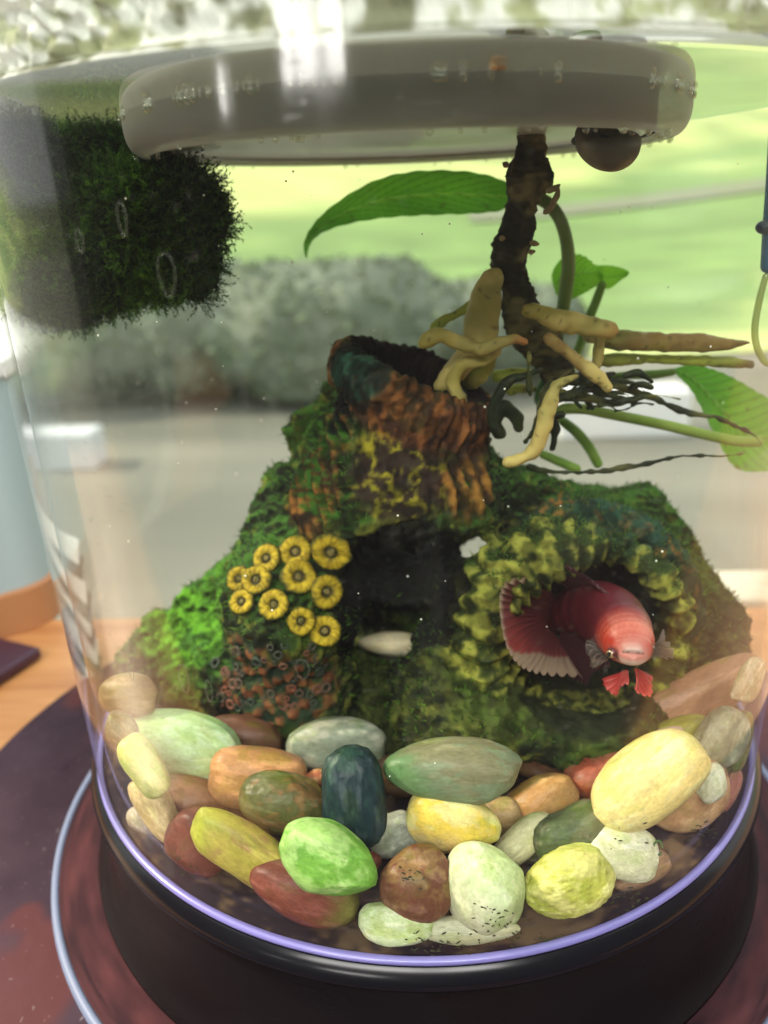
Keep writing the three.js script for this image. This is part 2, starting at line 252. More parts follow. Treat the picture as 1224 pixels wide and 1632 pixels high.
// ---------------------------------------------------------------- the tank and its water
const WY = 1.68;                                                        // water level
{
  const g = thing('fish_tank', V(0, DY + 0.016, 0), 'round glass fish tank on a black base, filled with water', 'fish tank');
  const rough = texture(1024, 1024, (u, v) => {                          // smears, run marks and dried drops on the glass
    const a = u * 40; let r = 0.075 + 0.07 * smooth(0.0, 0.5, fbm(a * 0.5, v * 5, 1, 4)) + 0.06 * smooth(0.2, 0.5, fbm(a * 5, v * 3, 6, 3));
    if (noise(u * 520, v * 300, 5) > 0.8) r += 0.16; return r;
  });
  rough.wrapS = THREE.RepeatWrapping;
  const prof = []; for (let i = 0; i <= 40; i++) { const y = 0.02 + i / 40 * 2.4; prof.push([wallR(y), y]); }
  part('glass_wall', lathe(prof, 240), std({ color: rgb(0.985, 0.995, 0.985), transmission: 1, thickness: 0, ior: 1.5, roughness: 1, roughnessMap: rough }), g);
  { const p2 = []; for (let i = 0; i <= 40; i++) { const y = 0.012 + i / 40 * 2.4; p2.push([wallR(y) - 0.032, y]); } part('inner_wall', lathe(p2, 240), std({ color: rgb(0.985, 0.995, 0.985), transmission: 1, thickness: 0, ior: 1.14, roughness: 0.02 }), g); }
  part('glass_floor', lathe([[0, -0.012], [0.4, -0.012], [0.8, -0.012], [0.985, -0.012], [0.992, -0.01]], 160), std({ map: texture(512, 512, (u, v) => { const a = u * 6.283, x = Math.cos(a) * v, y = Math.sin(a) * v; return enc(mixc([0.022, 0.016, 0.022], [0.13, 0.085, 0.05], smooth(-0.15, 0.45, fbm(x * 9, y * 9, 3, 4) + 0.3 * noise(x * 60, y * 60, 2)))); }, true), roughness: 0.6, specularIntensity: 0.3 }), g);
  part('bottom_ring', lathe([[0.988, 0.002], [0.994, 0.005], [1.002, 0.003], [1.005, -0.004], [1.003, -0.011], [0.99, -0.015]], 240), std({ color: rgb(0.19, 0.175, 0.43), roughness: 0.25, clearcoat: 0.3 }), g);  // lavender sky reflection put into the colour of the glass edge
  part('base_lip', lathe([[1.004, -0.012], [1.014, -0.02], [1.023, -0.034], [1.028, -0.05], [1.02, -0.066], [1.004, -0.072], [0.99, -0.075]], 240), std({ color: rgb(0.006, 0.006, 0.008), roughness: 0.2, specularIntensity: 0.7 }), g);
  const br = texture(512, 256, (u, v) => 0.36 + 0.25 * fbm(u * 30, v * 10, 3, 4) + (noise(u * 600, v * 200, 3) > 0.85 ? 0.3 : 0));
  part('base', lathe([[0.99, -0.074], [1.0, -0.085], [1.004, -0.12], [1.012, -0.26], [1.03, -0.34], [1.058, -0.375], [1.06, DY + 0.017], [0.4, DY + 0.0165]], 240), std({ color: rgb(0.006, 0.0045, 0.005), roughness: 1, roughnessMap: br, specularIntensity: 0.5 }), g);
  { // oval water marks dried on the inside of the glass
    const mk = []; for (const [x, y, a, b] of [[122, 385, 10, 18], [262, 440, 20, 34], [205, 1072, 8, 18], [290, 1085, 13, 26], [330, 1105, 8, 20], [480, 1070, 14, 18], [190, 350, 11, 26]]) {
      const p = onGlass(x, y), u = unit(p), an = Math.atan2(p.x, p.z), dx = Math.cos(an), dz = -Math.sin(an), pts = []; for (let i = 0; i < 28; i++) { const t = i / 28 * 6.283, q = 0.8 * Math.cos(t) * a * u * (1 + 0.25 * Math.sin(t)), h = Math.sin(t) * b * u; pts.push(V(p.x + dx * q - p.x * 0.006, p.y + h, p.z + dz * q - p.z * 0.006)); }
      mk.push(new THREE.TubeGeometry(new THREE.CatmullRomCurve3(pts, true), 60, 0.7 * u, 5, true)); }
    const o = part('water_marks', mergeGeometries(mk), std({ color: rgb(0.8, 0.83, 0.75), roughness: 0.2, transmission: 0.97, thickness: 0 }), g, 'stuff'); o.userData.label = 'faint oval water marks on the glass';
  }
  { // grainy lime and algae crust on the inside of the wall above the water
    const a0 = -1.75, a1 = 1.75;
    const crust = grid(900, 26, (u, v) => {
      const a = mix(a0, a1, u), top = 0.08 + 0.22 * smooth(-0.75, 0.15, a) + 0.05 * fbm(a * 14, 0, 2, 3), y = WY + 0.001 + v * top;
      const th = 0.004 + 0.03 * (0.5 + fbm(a * 40, y * 40, 3, 4)) * smooth(0, 0.12, v) * smooth(1, 0.85, v), r = wallR(y) - 0.004 - th; return V(Math.sin(a) * r, y, Math.cos(a) * r);
    });
    paint(crust, (p) => { const n = fbm(p.x * 26, p.y * 34, p.z * 26, 4) + 0.1 + smooth(WY + 0.02, WY + 0.07, p.y) * 0.1, f = noise(p.x * 50, p.y * 50, p.z * 50); return mixc(mixc([0.2, 0.21, 0.12], [0.36, 0.39, 0.2], clamp(0.5 + fbm(p.x * 6, p.y * 9, p.z * 6, 3) * 2)), [0.72, 0.74, 0.66], clamp(smooth(-0.15, 0.3, n + f * 0.35))); });
    const c = part('lime_crust', crust, std({ vertexColors: true, roughness: 0.9, transmission: 0.2, thickness: 0 }), g); c.userData.label = 'grainy whitish-green crust above the water line';
  }
}
{
  const r = wallR(WY) - 0.008, ring = 0.66;
  const g = grid(220, 60, (u, v) => { const a = u * Math.PI * 2, q = v * r; let y = WY + 0.0016 * fbm(Math.cos(a) * q * 4, Math.sin(a) * q * 4, 1, 2) + 0.01 * Math.exp(-(r - q) / 0.03); return V(Math.cos(a) * q, y, Math.sin(a) * q); });
  const m = part('water', g, std({ color: rgb(0.93, 0.97, 0.9), transmission: 1, thickness: 0, ior: 1.6, roughness: 0.03, metalness: 0.68 })); tag(m, 'still water surface near the top of the tank', null, null, 'structure');
}
// ---------------------------------------------------------------- resin cave ornament overgrown with algae
const at = (px, py, z) => onZ(px, py, z);
let ornSDF, ornHit;
{
  const C = (x1, y1, z1, r1, x2, y2, z2, r2) => { const a = at(x1, y1, z1), b = at(x2, y2, z2); return cone(a, b, r1 * unit(a), r2 * unit(b)); };
  const E = (x, y, z, rx, ry, rz) => { const c = at(x, y, z), u = unit(c); return ell(c, rx * u, ry * u, rz); };
  // tube sponge
  const M = at(655, 622, 0.12), nrm = V(0.42, 0.88, 0.07).normalize(), ax = V(1, -0.42, 0.1).projectOnPlane(nrm).normalize(), ay = nrm.clone().cross(ax);
  const uM = unit(M), RA = 108 * uM, RB = 74 * uM, rt = 33 * uM;
  const rim = (x, y, z) => { const X = x - M.x, Y = y - M.y, Z = z - M.z, h = X * nrm.x + Y * nrm.y + Z * nrm.z, p = (X * ax.x + Y * ax.y + Z * ax.z), q = (X * ay.x + Y * ay.y + Z * ay.z), k = Math.hypot(p / RA, q / RB) || 1e-6, d = (k - 1) * Math.hypot(p, q) / k; return Math.hypot(d, h * 0.85) - rt; };
  const hollow = (x, y, z) => { const X = x - M.x, Y = y - M.y, Z = z - M.z, h = X * nrm.x + Y * nrm.y + Z * nrm.z, p = (X * ax.x + Y * ax.y + Z * ax.z), q = (X * ay.x + Y * ay.y + Z * ay.z), k = Math.hypot(p / (RA * 0.9), q / (RB * 0.86), (h - 0.05) / 0.34); return (k - 1) * RB * 0.7; };
  // ringed cave on the right
  const K = at(925, 1006, 0.3), uK = unit(K), kn = V(0.03, 0.25, 1).normalize(), kx = V(1, 0, 0).projectOnPlane(kn).normalize(), ky = kn.clone().cross(kx);
  const lip = (x, y, z) => { const X = x - K.x, Y = y - K.y, Z = z - K.z, h = X * kn.x + Y * kn.y + Z * kn.z, p = X * kx.x + Y * kx.y + Z * kx.z, q = X * ky.x + Y * ky.y + Z * ky.z, k = Math.hypot(p / (156 * uK), q / (142 * uK)) || 1e-6, d = (k - 1) * Math.hypot(p, q) / k; return Math.hypot(d, h * 0.7) - (20 + 30 * smooth(-0.1, 1, (-0.8 * p + 0.5 * q) / (Math.hypot(p, q) + 1e-6))) * uK; };
  const K2 = at(945, 992, 0.2), brow = (x, y, z) => { const X = x - K2.x, Y = y - K2.y, Z = z - K2.z, h = X * kn.x + Y * kn.y + Z * kn.z, p = X * kx.x + Y * kx.y + Z * kx.z, q = X * ky.x + Y * ky.y + Z * ky.z, k = Math.hypot(p / (158 * uK), q / (178 * uK)) || 1e-6, d = (k - 1) * Math.hypot(p, q) / k; return Math.hypot(d, h * 0.6) - 27 * uK * smooth(-0.25, 0.25, q / (Math.hypot(p, q) + 1e-6) + 0.1); };
  const add = [
    C(655, 672, 0.08, 118, 640, 800, 0.08, 165), C(562, 640, -0.05, 50, 505, 800, 0.02, 60), C(545, 770, 0, 72, 388, 1016, 0, 82),
    C(300, 1065, 0.02, 82, 480, 1085, 0.22, 92), E(470, 945, 0.1, 108, 110, 0.34), C(760, 775, 0, 58, 880, 830, 0, 66), E(920, 1000, -0.02, 168, 178, 0.42), E(940, 880, -0.12, 112, 96, 0.34),
    C(1050, 940, -0.08, 80, 1192, 1048, 0.22, 46), C(870, 1135, 0.22, 62, 1070, 1105, 0.12, 72), C(690, 1105, 0.34, 68, 655, 1050, 0.26, 42), C(745, 960, 0.18, 34, 700, 1080, 0.3, 56), E(640, 1120, 0.1, 150, 60, 0.4), E(780, 1130, 0.38, 90, 58, 0.2), E(930, 1130, 0.36, 130, 58, 0.2), E(650, 920, -0.32, 130, 115, 0.2), E(920, 1020, -0.3, 150, 130, 0.2), E(700, 1130, 0.4, 70, 50, 0.2),
    C(470, 690, -0.05, 22, 480, 672, -0.05, 18), C(440, 770, -0.04, 26, 425, 850, -0.02, 30), C(405, 905, 0, 26, 300, 962, 0, 26), C(1120, 960, -0.04, 34, 1185, 1045, 0.02, 30), C(1020, 820, -0.16, 46, 1060, 880, -0.1, 44), C(262, 1012, 0, 42, 226, 1062, 0.02, 38),
  ];
  const hole = E(646, 925, 0.36, 102, 92, 0.62), shade = E(646, 925, 0.06, 104, 96, 0.46), slit = C(757, 866, 0.5, 22, 750, 884, -0.9, 24), cave = E(925, 1004, 0.3, 126, 108, 0.46), slot = C(640, 1020, 0.5, 34, 625, 1024, -0.1, 30);
  const sdf0 = (x, y, z) => {
    let d = 9; for (const f of add) d = smin(d, f(x, y, z), 0.07);
    d = smin(d, rim(x, y, z), 0.035); d = smax(d, -hollow(x, y, z), 0.03);
    d = smax(d, -hole(x, y, z), 0.05); d = smax(d, -slit(x, y, z), 0.02); d = smax(d, -cave(x, y, z), 0.04); d = smax(d, -slot(x, y, z), 0.03);
    d = smin(d, lip(x, y, z), 0.03); d = smin(d, brow(x, y, z), 0.03);
    return Math.max(d, Math.hypot(x, z) - 0.965);
  };
  ornSDF = sdf0;
  ornHit = (px, py, f = sdf0) => { const d = sight(px, py).normalize(); let t = 1; for (let i = 0; i < 200; i++) { const p = EYE.clone().addScaledVector(d, t), s = f(p.x, p.y, p.z); if (s < 0.0015) return p; t += s * 0.6; if (t > 4) return null; } return null; };
  const grad = (p) => { const e = 0.012; return V(sdf0(p.x + e, p.y, p.z) - sdf0(p.x - e, p.y, p.z), sdf0(p.x, p.y + e, p.z) - sdf0(p.x, p.y - e, p.z), sdf0(p.x, p.y, p.z + e) - sdf0(p.x, p.y, p.z - e)).normalize(); };
  const geo = net(V(-1.02, 0.06, -0.75), V(1.04, 1.28, 0.85), 0.0062, sdf0);
  // regions in space: centre, reach
  const reg = (px, py, z, r) => { const c = ornHit(px, py) ?? at(px, py, z), R = r * unit(c); return (p) => smooth(R, R * 0.6, p.distanceTo(c)); };
  const colA = reg(492, 788, 0.14, 88), colB = reg(532, 688, 0.1, 62), low = reg(415, 1085, 0.28, 110), lowB = reg(470, 1095, 0.35, 90), belly = reg(635, 750, 0.3, 105), rightCol = reg(750, 775, 0.2, 70), slopeL = reg(300, 970, 0.05, 120), reefT = reg(990, 810, 0, 100), orangeSeam = reg(900, 790, 0.1, 40);
  const tubeTop = reg(560, 585, 0.05, 80);
  const colDir = V(0.95, 0.28, 0).normalize();
  const info = (p) => {
    const rimD = Math.abs(rim(p.x, p.y, p.z)), lipD = Math.abs(lip(p.x, p.y, p.z)), X = p.clone().sub(M), a = Math.atan2(X.dot(ay) / RB, X.dot(ax) / RA), Y = p.clone().sub(K), b = Math.atan2(Y.dot(ky), Y.dot(kx));
    const onRim = smooth(0.05, 0.015, rimD), onLip = smooth(0.045, 0.012, lipD), onBrow = smooth(0.04, 0.012, Math.abs(brow(p.x, p.y, p.z))), col = Math.max(colA(p), colB(p)), rc = rightCol(p);
    const sRim = Math.sin(a * 44 + 4 * noise(p.x * 16, p.y * 16, p.z * 16)), sLip = Math.sin(b * 30 + 4 * noise(p.x * 10, p.y * 10, p.z * 10)), sCol = Math.sin(p.dot(colDir) * 190 + 3 * noise(p.x * 10, p.y * 10, p.z * 10));
    return { onRim, onLip, onBrow, col: Math.max(col, rc * 0.8), sRim, sLip, sCol, a };
  };
  push(geo, (p, n) => {
    const k = info(p), moss = (1 - Math.max(k.col, k.onRim) * 0.85) * (1 - 0.5 * Math.max(k.onLip, k.onBrow));
    const f3 = fbm(p.x * 24, p.y * 24, p.z * 24, 3); let d = (0.03 * fbm(p.x * 8, p.y * 8, p.z * 8, 3) + 0.017 * ridge(p.x * 24, p.y * 24, p.z * 24, 2) - 0.006) * moss * (1 - 0.5 * belly(p));
    d += k.onRim * (0.0035 * k.sRim + 0.01 * f3) + k.onLip * (0.009 * k.sLip + 0.014 * f3) + k.col * 0.014 * k.sCol + 0.006 * noise(p.x * 62, p.y * 62, p.z * 62);
    d += low(p) * 0.012 * Math.sin(p.x * 95) * Math.sin(p.y * 95 + p.x * 20);
    return d;
  });
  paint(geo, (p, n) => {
    const k = info(p), f = fbm(p.x * 30, p.y * 30, p.z * 30, 4), g = fbm(p.x * 7, p.y * 7, p.z * 7, 4), s = noise(p.x * 110, p.y * 110, p.z * 110), rg = ridge(p.x * 24, p.y * 24, p.z * 24, 3);
    let c = mixc([0.016, 0.022, 0.01], [0.15, 0.16, 0.025], smooth(0.0, 0.36, f + g * 0.5 + s * 0.16)); // dark body, yellow-olive algae
    c = mixc(c, [0.05, 0.11, 0.015], smooth(0.0, 0.4, g) * 0.7);
    const up = smooth(0.05, 0.75, n.y + 0.35 * g + 0.15 * s - 0.3 * n.z);
    c = mixc(c, mixc([0.05, 0.062, 0.014], [0.05, 0.145, 0.016], smooth(0.3, 0.62, p.y + 0.4 * smooth(-0.3, -0.7, p.x) + 0.25 * g)), up * 0.8);
    c = mixc(c, mixc([0.11, 0.3, 0.02], [0.05, 0.14, 0.02], smooth(-0.2, 0.2, f)), slopeL(p) * smooth(-0.2, 0.5, n.y) * 0.9);
    const be = belly(p); c = mixc(c, mixc([0.035, 0.022, 0.016], [0.3, 0.26, 0.02], smooth(0.38, 0.72, rg + 0.4 * g + 0.15 * s)), be * 0.95);
    const org = [0.36, 0.145, 0.03], drk = [0.045, 0.02, 0.012];
    c = mixc(c, mixc(drk, org, smooth(-0.5, 1.0, k.sCol * 0.8 + f * 2.6 + s * 0.5)), k.col * smooth(1.0, 0.55, up) * 0.9);
    c = mixc(c, mixc(drk, [0.24, 0.085, 0.025], smooth(-0.6, 1.1, k.sRim * 0.5 + f * 3 + s * 0.6)), k.onRim * smooth(-0.1, 0.35, n.z + g * 0.4) * 0.9);
    c = mixc(c, mixc([0.03, 0.04, 0.01], [0.36, 0.36, 0.06], smooth(-0.5, 0.9, k.sLip * 0.6 + f * 3 + s * 0.5)), k.onLip * 0.8);
    c = mixc(c, mixc([0.02, 0.05, 0.03], [0.3, 0.13, 0.04], smooth(0.15, 0.5, f + 0.4 * s)), k.onBrow * 0.8);
    const pt = k.onRim * tubeTop(p); c = mixc(c, mixc([0.01, 0.03, 0.025], [0.03, 0.1, 0.06], smooth(-0.2, 0.3, f)), clamp(pt * (0.85 + 0.6 * f))); c = mixc(c, [0.02, 0.07, 0.045], reefT(p) * 0.55);
    c = mixc(c, [0.35, 0.12, 0.03], orangeSeam(p) * smooth(0.1, 0.4, s + f) * 0.6);
    const crev = smooth(0.45, 0.15, ridge(p.x * 21, p.y * 21, p.z * 21, 2)); c = c.map((q) => q * (1 - 0.6 * crev));  // shade of the crevices put into the colour
    const lo = Math.max(low(p), lowB(p)); c = mixc(c, mixc([0.02, 0.035, 0.02], [0.17, 0.055, 0.025], smooth(-0.1, 0.5, Math.sin(p.x * 95) * Math.sin(p.y * 95 + p.x * 20) + f)), lo * 0.8);
    if ((shade(p.x, p.y, p.z) < 0.05 && p.z < 0.33) || hollow(p.x, p.y, p.z) < 0.02) c = mixc(c, [0.006, 0.005, 0.006], 0.95);  // shade inside the arch and tube put into the colour
    if (cave(p.x, p.y, p.z) < 0.02 && k.onLip < 0.4) c = mixc(c, [0.01, 0.014, 0.006], 0.85);  // cave hollow darkened in the colour the same way
    return c;
  });
  const g = thing('cave_ornament', V(0.05, 0.2, 0.05), 'resin reef ornament with arch, tube and ringed cave, overgrown with green algae', 'aquarium ornament');
  const om = std({ vertexColors: true, roughness: 0.85, specularIntensity: 0.25, sheen: 0.12, sheenColor: rgb(0.1, 0.32, 0.03), sheenRoughness: 0.5 });
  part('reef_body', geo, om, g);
  // button polyps
  const pm = std({ vertexColors: true, roughness: 0.7, specularIntensity: 0.3 });
  for (const [px, py, r] of [[530, 873, 33], [473, 882, 27], [430, 893, 24], [385, 925, 21], [412, 928, 25], [473, 922, 29], [515, 943, 28], [440, 965, 25], [391, 962, 21], [480, 988, 23], [517, 1006, 26]]) {
    const p = ornHit(px, py); if (!p) continue; const n = grad(p).lerp(BACK, 0.5).normalize(), R = r * unit(p), sd = rnd() * 50, fade = rr(0.5, 1), tl = V(rr(-0.25, 0.25), rr(-0.25, 0.25), 0); n.add(tl).normalize();
    const l = lathe([[0, 0.16], [0.1, 0.2], [0.17, 0.12], [0.24, -0.02], [0.33, 0.06], [0.42, 0.24], [0.58, 0.36], [0.8, 0.34], [0.96, 0.2], [1.0, 0.02], [0.9, -0.3], [0.75, -0.7]], 44); const lg = fix(l);
    push(lg, (q) => 0.2 * fbm(q.x * 2 + sd, q.y * 2, q.z * 2, 4) + 0.02 * Math.sin(Math.atan2(q.z, q.x) * 17) * smooth(0.4, 0.8, Math.hypot(q.x, q.z)));
    paint(lg, (q) => { const d = Math.hypot(q.x, q.z), f = fbm(q.x * 9 + sd, q.y * 9, q.z * 9, 3); let c = mixc([0.3, 0.2, 0.012], [0.62, 0.46, 0.03], smooth(-0.3, 0.3, f)); c = mixc([0.03, 0.025, 0.01], c, smooth(0.3, 0.46, d)); if (d < 0.2) c = [0.2, 0.16, 0.05]; c = mixc(c, [0.06, 0.07, 0.012], smooth(0.05, 0.35, fbm(q.x * 5 + sd + 9, q.y * 5, q.z * 5, 4)) * (1.3 - fade)); return mixc(c, [0.04, 0.05, 0.01], smooth(0.85, 1.0, d + f * 0.25)).map((k) => k * (0.55 + 0.45 * fade)); });
    lg.scale(R, R * 0.6, R); lg.applyQuaternion(new THREE.Quaternion().setFromUnitVectors(V(0, 1, 0), n)); lg.translate(p.x + n.x * 0.02, p.y + n.y * 0.02, p.z + n.z * 0.02);
    part('polyp', lg, pm, g);
  }
  // tiny reddish coral cups on the lower left
  const cups = [];
  for (let i = 0; i < 60; i++) { const px = rr(345, 520), py = rr(1025, 1135), p = ornHit(px, py); if (!p) continue; const n = grad(p), R = rr(3, 8) * unit(p); const t = new THREE.TorusGeometry(R, R * 0.38, 6, 12); t.applyQuaternion(new THREE.Quaternion().setFromUnitVectors(V(0, 0, 1), n)).translate(p.x + n.x * 0.004, p.y + n.y * 0.004, p.z + n.z * 0.004); const k = rnd(); paint(t, () => mixc([0.025, 0.04, 0.025], [0.2, 0.06, 0.03], k * k)); cups.push(t); }
  part('coral_cups', mergeGeometries(cups), std({ vertexColors: true, roughness: 0.8 }), g, 'stuff');
  // fuzz of short algae threads
  const N = 8000, thr = new THREE.ConeGeometry(0.0022, 0.02, 3, 1, true).translate(0, 0.008, 0).scale(S, S, S), im = new THREE.InstancedMesh(thr, std({ color: rgb(1, 1, 1), roughness: 0.9, specularIntensity: 0.2, transmission: 0.4, thickness: 0 }), N), P = geo.attributes.position, Q = geo.attributes.normal, mt = new THREE.Matrix4(), q = new THREE.Quaternion(); let n = 0;
  while (n < N) { const i = Math.floor(rnd() * P.count), y = Q.getY(i), x = P.getX(i); if (P.getZ(i) < -0.4 || rnd() > smooth(-0.1, 0.7, y) + (Math.abs(Q.getX(i)) > 0.6 ? 0.35 : 0.05)) continue; const p = V(x, P.getY(i), P.getZ(i)); if (hole(p.x, p.y, p.z) < 0.05 || cave(p.x, p.y, p.z) < 0.04 || hollow(p.x, p.y, p.z) < 0.03) { if (rnd() > 0.02) continue; } if (belly(p) > 0.3 || info(p).col > 0.15 || info(p).onRim > 0.4) { if (rnd() > 0.05) continue; } const d = V(Q.getX(i) + rr(-0.6, 0.6), y + rr(-0.3, 0.6), Q.getZ(i) + rr(-0.6, 0.6)).normalize(); q.setFromUnitVectors(V(0, 1, 0), d); const s = rr(0.5, 1.3); mt.compose(p.sub(g._base).multiplyScalar(S), q, V(s, s, s)); im.setMatrixAt(n, mt); const t = rnd(); im.setColorAt(n, rgb(...mixc([0.03, 0.08, 0.01], [0.16, 0.32, 0.03], t * t))); n++; }
  im.name = 'algae_fuzz'; im.userData.kind = 'stuff'; im.castShadow = true; g.add(im);
}

// ---------------------------------------------------------------- pebbles
const pebbleMeshes = [];
{
  const pm = std({ vertexColors: true, roughness: 0.38, specularIntensity: 0.45 });
  const make = (c, rx, ry, rz, ang, base, alt, o = {}) => {
    const sd = rnd() * 90, g0 = new THREE.IcosahedronGeometry(1, o.fine ?? 38); const g = mergeVertices(g0.deleteAttribute('uv').deleteAttribute('normal'), 1e-4); g.computeVertexNormals();
    const p = g.attributes.position, e = o.sq ?? rr(2, 2.5), v = V(), cuts = []; for (let i = 0; i < 5; i++) cuts.push([V(rr(-1, 1), rr(-1, 1), rr(-1, 1)).normalize(), rr(0.7, 0.92)]);
    for (let i = 0; i < p.count; i++) { v.fromBufferAttribute(p, i); const k = Math.pow(Math.pow(Math.abs(v.x), e) + Math.pow(Math.abs(v.y), e) + Math.pow(Math.abs(v.z), e), -1 / e); v.multiplyScalar(k); for (const [n, dd] of cuts) { const t = v.dot(n) - dd; if (t > 0) v.addScaledVector(n, -t * 0.45 * (o.irr ?? 1)); } if (o.taper) { const t = 1 - o.taper * v.x; v.y *= t; v.z *= t; } v.multiplyScalar(1 + 0.22 * (o.irr ?? 1) * noise(v.x * 0.9 + sd, v.y * 0.9, v.z * 0.9) + 0.02 * noise(v.x * 2.6 + sd, v.y * 2.6, v.z * 2.6) + (o.rough ?? 0.008) * 1.6 * fbm(v.x * 7 + sd, v.y * 7, v.z * 7, 3)); p.setXYZ(i, v.x, v.y, v.z); }
    g.computeBoundingBox(); const bb = g.boundingBox, ce = bb.getCenter(V()), sz = bb.getSize(V()); g.translate(-ce.x, -ce.y, -ce.z); g.scale(2 / sz.x, 2 / sz.y, 2 / sz.z);
    const shade = (q, nn) => {
      const n1 = fbm(q.x * 1.3 + sd, q.y * 1.3, q.z * 1.3, 4), n2 = fbm(q.x * 5 + sd, q.y * 5, q.z * 5, 4), n3 = noise(q.x * 22 + sd, q.y * 22, q.z * 22);
      let k = mixc(base, alt, smooth(-0.14, 0.22, n1 + n2 * 0.6)); { const l = 1 + 0.14 * smooth(0.25, 0.5, k[1]); k = [Math.min(0.8, k[0] * l), Math.min(0.8, k[1] * l), k[2] * l]; } k = mixc(k, [k[0] * 0.62 + 0.02, k[1] * 0.74 + 0.035, k[2] * 0.4], smooth(0.05, 0.3, fbm(q.x * 2.1 + sd + 30, q.y * 2.1, q.z * 2.1, 4)) * (0.35 + 0.3 * nn.y)); k = mixc(k, k.map((x) => Math.min(0.75, x * 1.5 + 0.04)), smooth(0.12, 0.32, fbm(q.x * 1.7 + sd + 60, q.y * 4.5, q.z * 1.7, 4)) * 0.55); if (o.vein) k = mixc(k, o.vein, smooth(0.8, 0.98, ridge(q.x * 1.6 + sd, q.y * 3.2, q.z * 1.6, 3) * 1.05) * 0.8);
      if (o.tip) k = mixc(k, o.tip, smooth(0.25, 0.95, -q.x * (o.tipSide ?? 1) + n1 * 0.6)); if (o.low) k = mixc(k, o.low, smooth(0.0, 0.8, -q.y + n1 * 0.8));
      const n4 = fbm(q.x * 13 + sd, q.y * 13, q.z * 13, 3), cr = smooth(0.9, 0.99, ridge(q.x * 2.2 + sd, q.y * 2.6 + 4, q.z * 2.2, 3) * 1.04); if (n4 > 0.2 + 0.2 * n1) k = mixc(k, [k[0] * 0.5, k[1] * 0.56, k[2] * 0.4], 0.5 * smooth(0.2, 0.4, n4)); const m = (1 + 0.3 * n2 + 0.14 * n3 + 0.2 * n4) * (1 - 0.22 * cr); const gy = (k[0] + k[1] + k[2]) / 3; return k.map((x) => (x * 0.95 + gy * 0.05) * m);
    };
    g.computeVertexNormals(); paint(g, shade); g.scale(rx, ry, rz);
    const X = RIGHT.clone().multiplyScalar(Math.cos(ang)).addScaledVector(UPV, -Math.sin(ang)), Y = RIGHT.clone().multiplyScalar(Math.sin(ang)).addScaledVector(UPV, Math.cos(ang)); const T = o.tilt ?? 0;
    const Z = BACK.clone().multiplyScalar(Math.cos(T)).addScaledVector(Y, Math.sin(T)), Y2 = Z.clone().cross(X);
    g.applyMatrix4(new THREE.Matrix4().makeBasis(X, Y2, Z)); g.computeVertexNormals();
    // keep inside the tank
    let lowest = 9, out = 0; const q = g.attributes.position; for (let i = 0; i < q.count; i++) { const x = q.getX(i) + c.x, z = q.getZ(i) + c.z, y = q.getY(i) + c.y; lowest = Math.min(lowest, y); const r = Math.hypot(x, z) - (wallR(y) - 0.012); if (r > out) out = r; }
    const s = Math.hypot(c.x, c.z) || 1; if (out > 0) { c.x -= c.x / s * out; c.z -= c.z / s * out; } if (lowest < 0) c.y -= lowest;
    return g.translate(c.x, c.y, c.z);
  };
  const G = 'pebbles on the tank floor';
  const put = (px, py, a, b, deg, inset, base, alt, label, o = {}) => {
    const c = onGlass(px, py, (inset > 0.15 ? inset * 1.35 : inset) + 0.02), u = unit(c); const g = make(c, a * u, b * u, (o.dz ?? 0.68) * Math.min(a, b * 1.3) * u, THREE.MathUtils.degToRad(deg), base, alt, o);
    const m = solo('pebble', g, pm, c, label, 'pebble', G); pebbleMeshes.push(m); return m;
  };
  const cream = [0.62, 0.5, 0.2], white = [0.6, 0.62, 0.42], pgreen = [0.42, 0.56, 0.24], brown = [0.16, 0.075, 0.035], red = [0.2, 0.05, 0.028], orange = [0.42, 0.2, 0.07], grey = [0.2, 0.23, 0.16], ygreen = [0.42, 0.42, 0.04];
  put(285, 1186, 99, 53, 14, 0.34, [0.33, 0.5, 0.22], [0.36, 0.52, 0.3], 'large smooth pale green pebble at the left under the reef', { tip: [0.22, 0.46, 0.05], tipSide: 1 });
  put(208, 1232, 56, 29, 58, 0.06, [0.5, 0.5, 0.14], [0.36, 0.44, 0.1], 'yellow-green pebble pressed against the left wall of the tank');
  put(234, 1300, 60, 27, 55, 0.07, [0.5, 0.36, 0.15], [0.56, 0.42, 0.2], 'cream pebble with brown veins low against the left wall', { vein: [0.2, 0.1, 0.03] });
  put(205, 1318, 26, 18, 50, 0.03, [0.5, 0.4, 0.28], [0.4, 0.3, 0.2], 'small pale pebble at the extreme left against the black base');
  put(303, 1292, 62, 46, 25, 0.26, brown, [0.11, 0.045, 0.025], 'dark brown pebble left of the orange pair', { tip: [0.1, 0.1, 0.03] });
  put(411, 1238, 78, 48, 4, 0.34, orange, [0.3, 0.15, 0.07], 'wide orange-brown pebble below the left foot of the reef');
  put(450, 1282, 72, 50, 12, 0.23, [0.22, 0.12, 0.04], [0.09, 0.09, 0.025], 'olive pebble with orange speckles in front of the orange-brown one', { rough: 0.02 });
  put(563, 1270, 82, 52, 82, 0.22, [0.012, 0.03, 0.034], [0.018, 0.05, 0.038], 'dark blue-green pebble standing upright', { rough: 0.02, irr: 0.4, sq: 2.6 });
  put(536, 1186, 80, 46, 2, 0.5, grey, [0.3, 0.3, 0.22], 'grey pebble behind the dark blue-green one');
  put(500, 1240, 17, 15, 0, 0.36, [0.42, 0.12, 0.05], orange, 'very small orange pebble left of the dark blue-green one', { fine: 14 });
  put(393, 1354, 99, 41, 33, 0.14, [0.46, 0.37, 0.06], [0.36, 0.22, 0.07], 'long yellow-brown streaked pebble left of the bright green one', { vein: [0.2, 0.13, 0.03], tip: [0.38, 0.4, 0.04], taper: 0.12 });
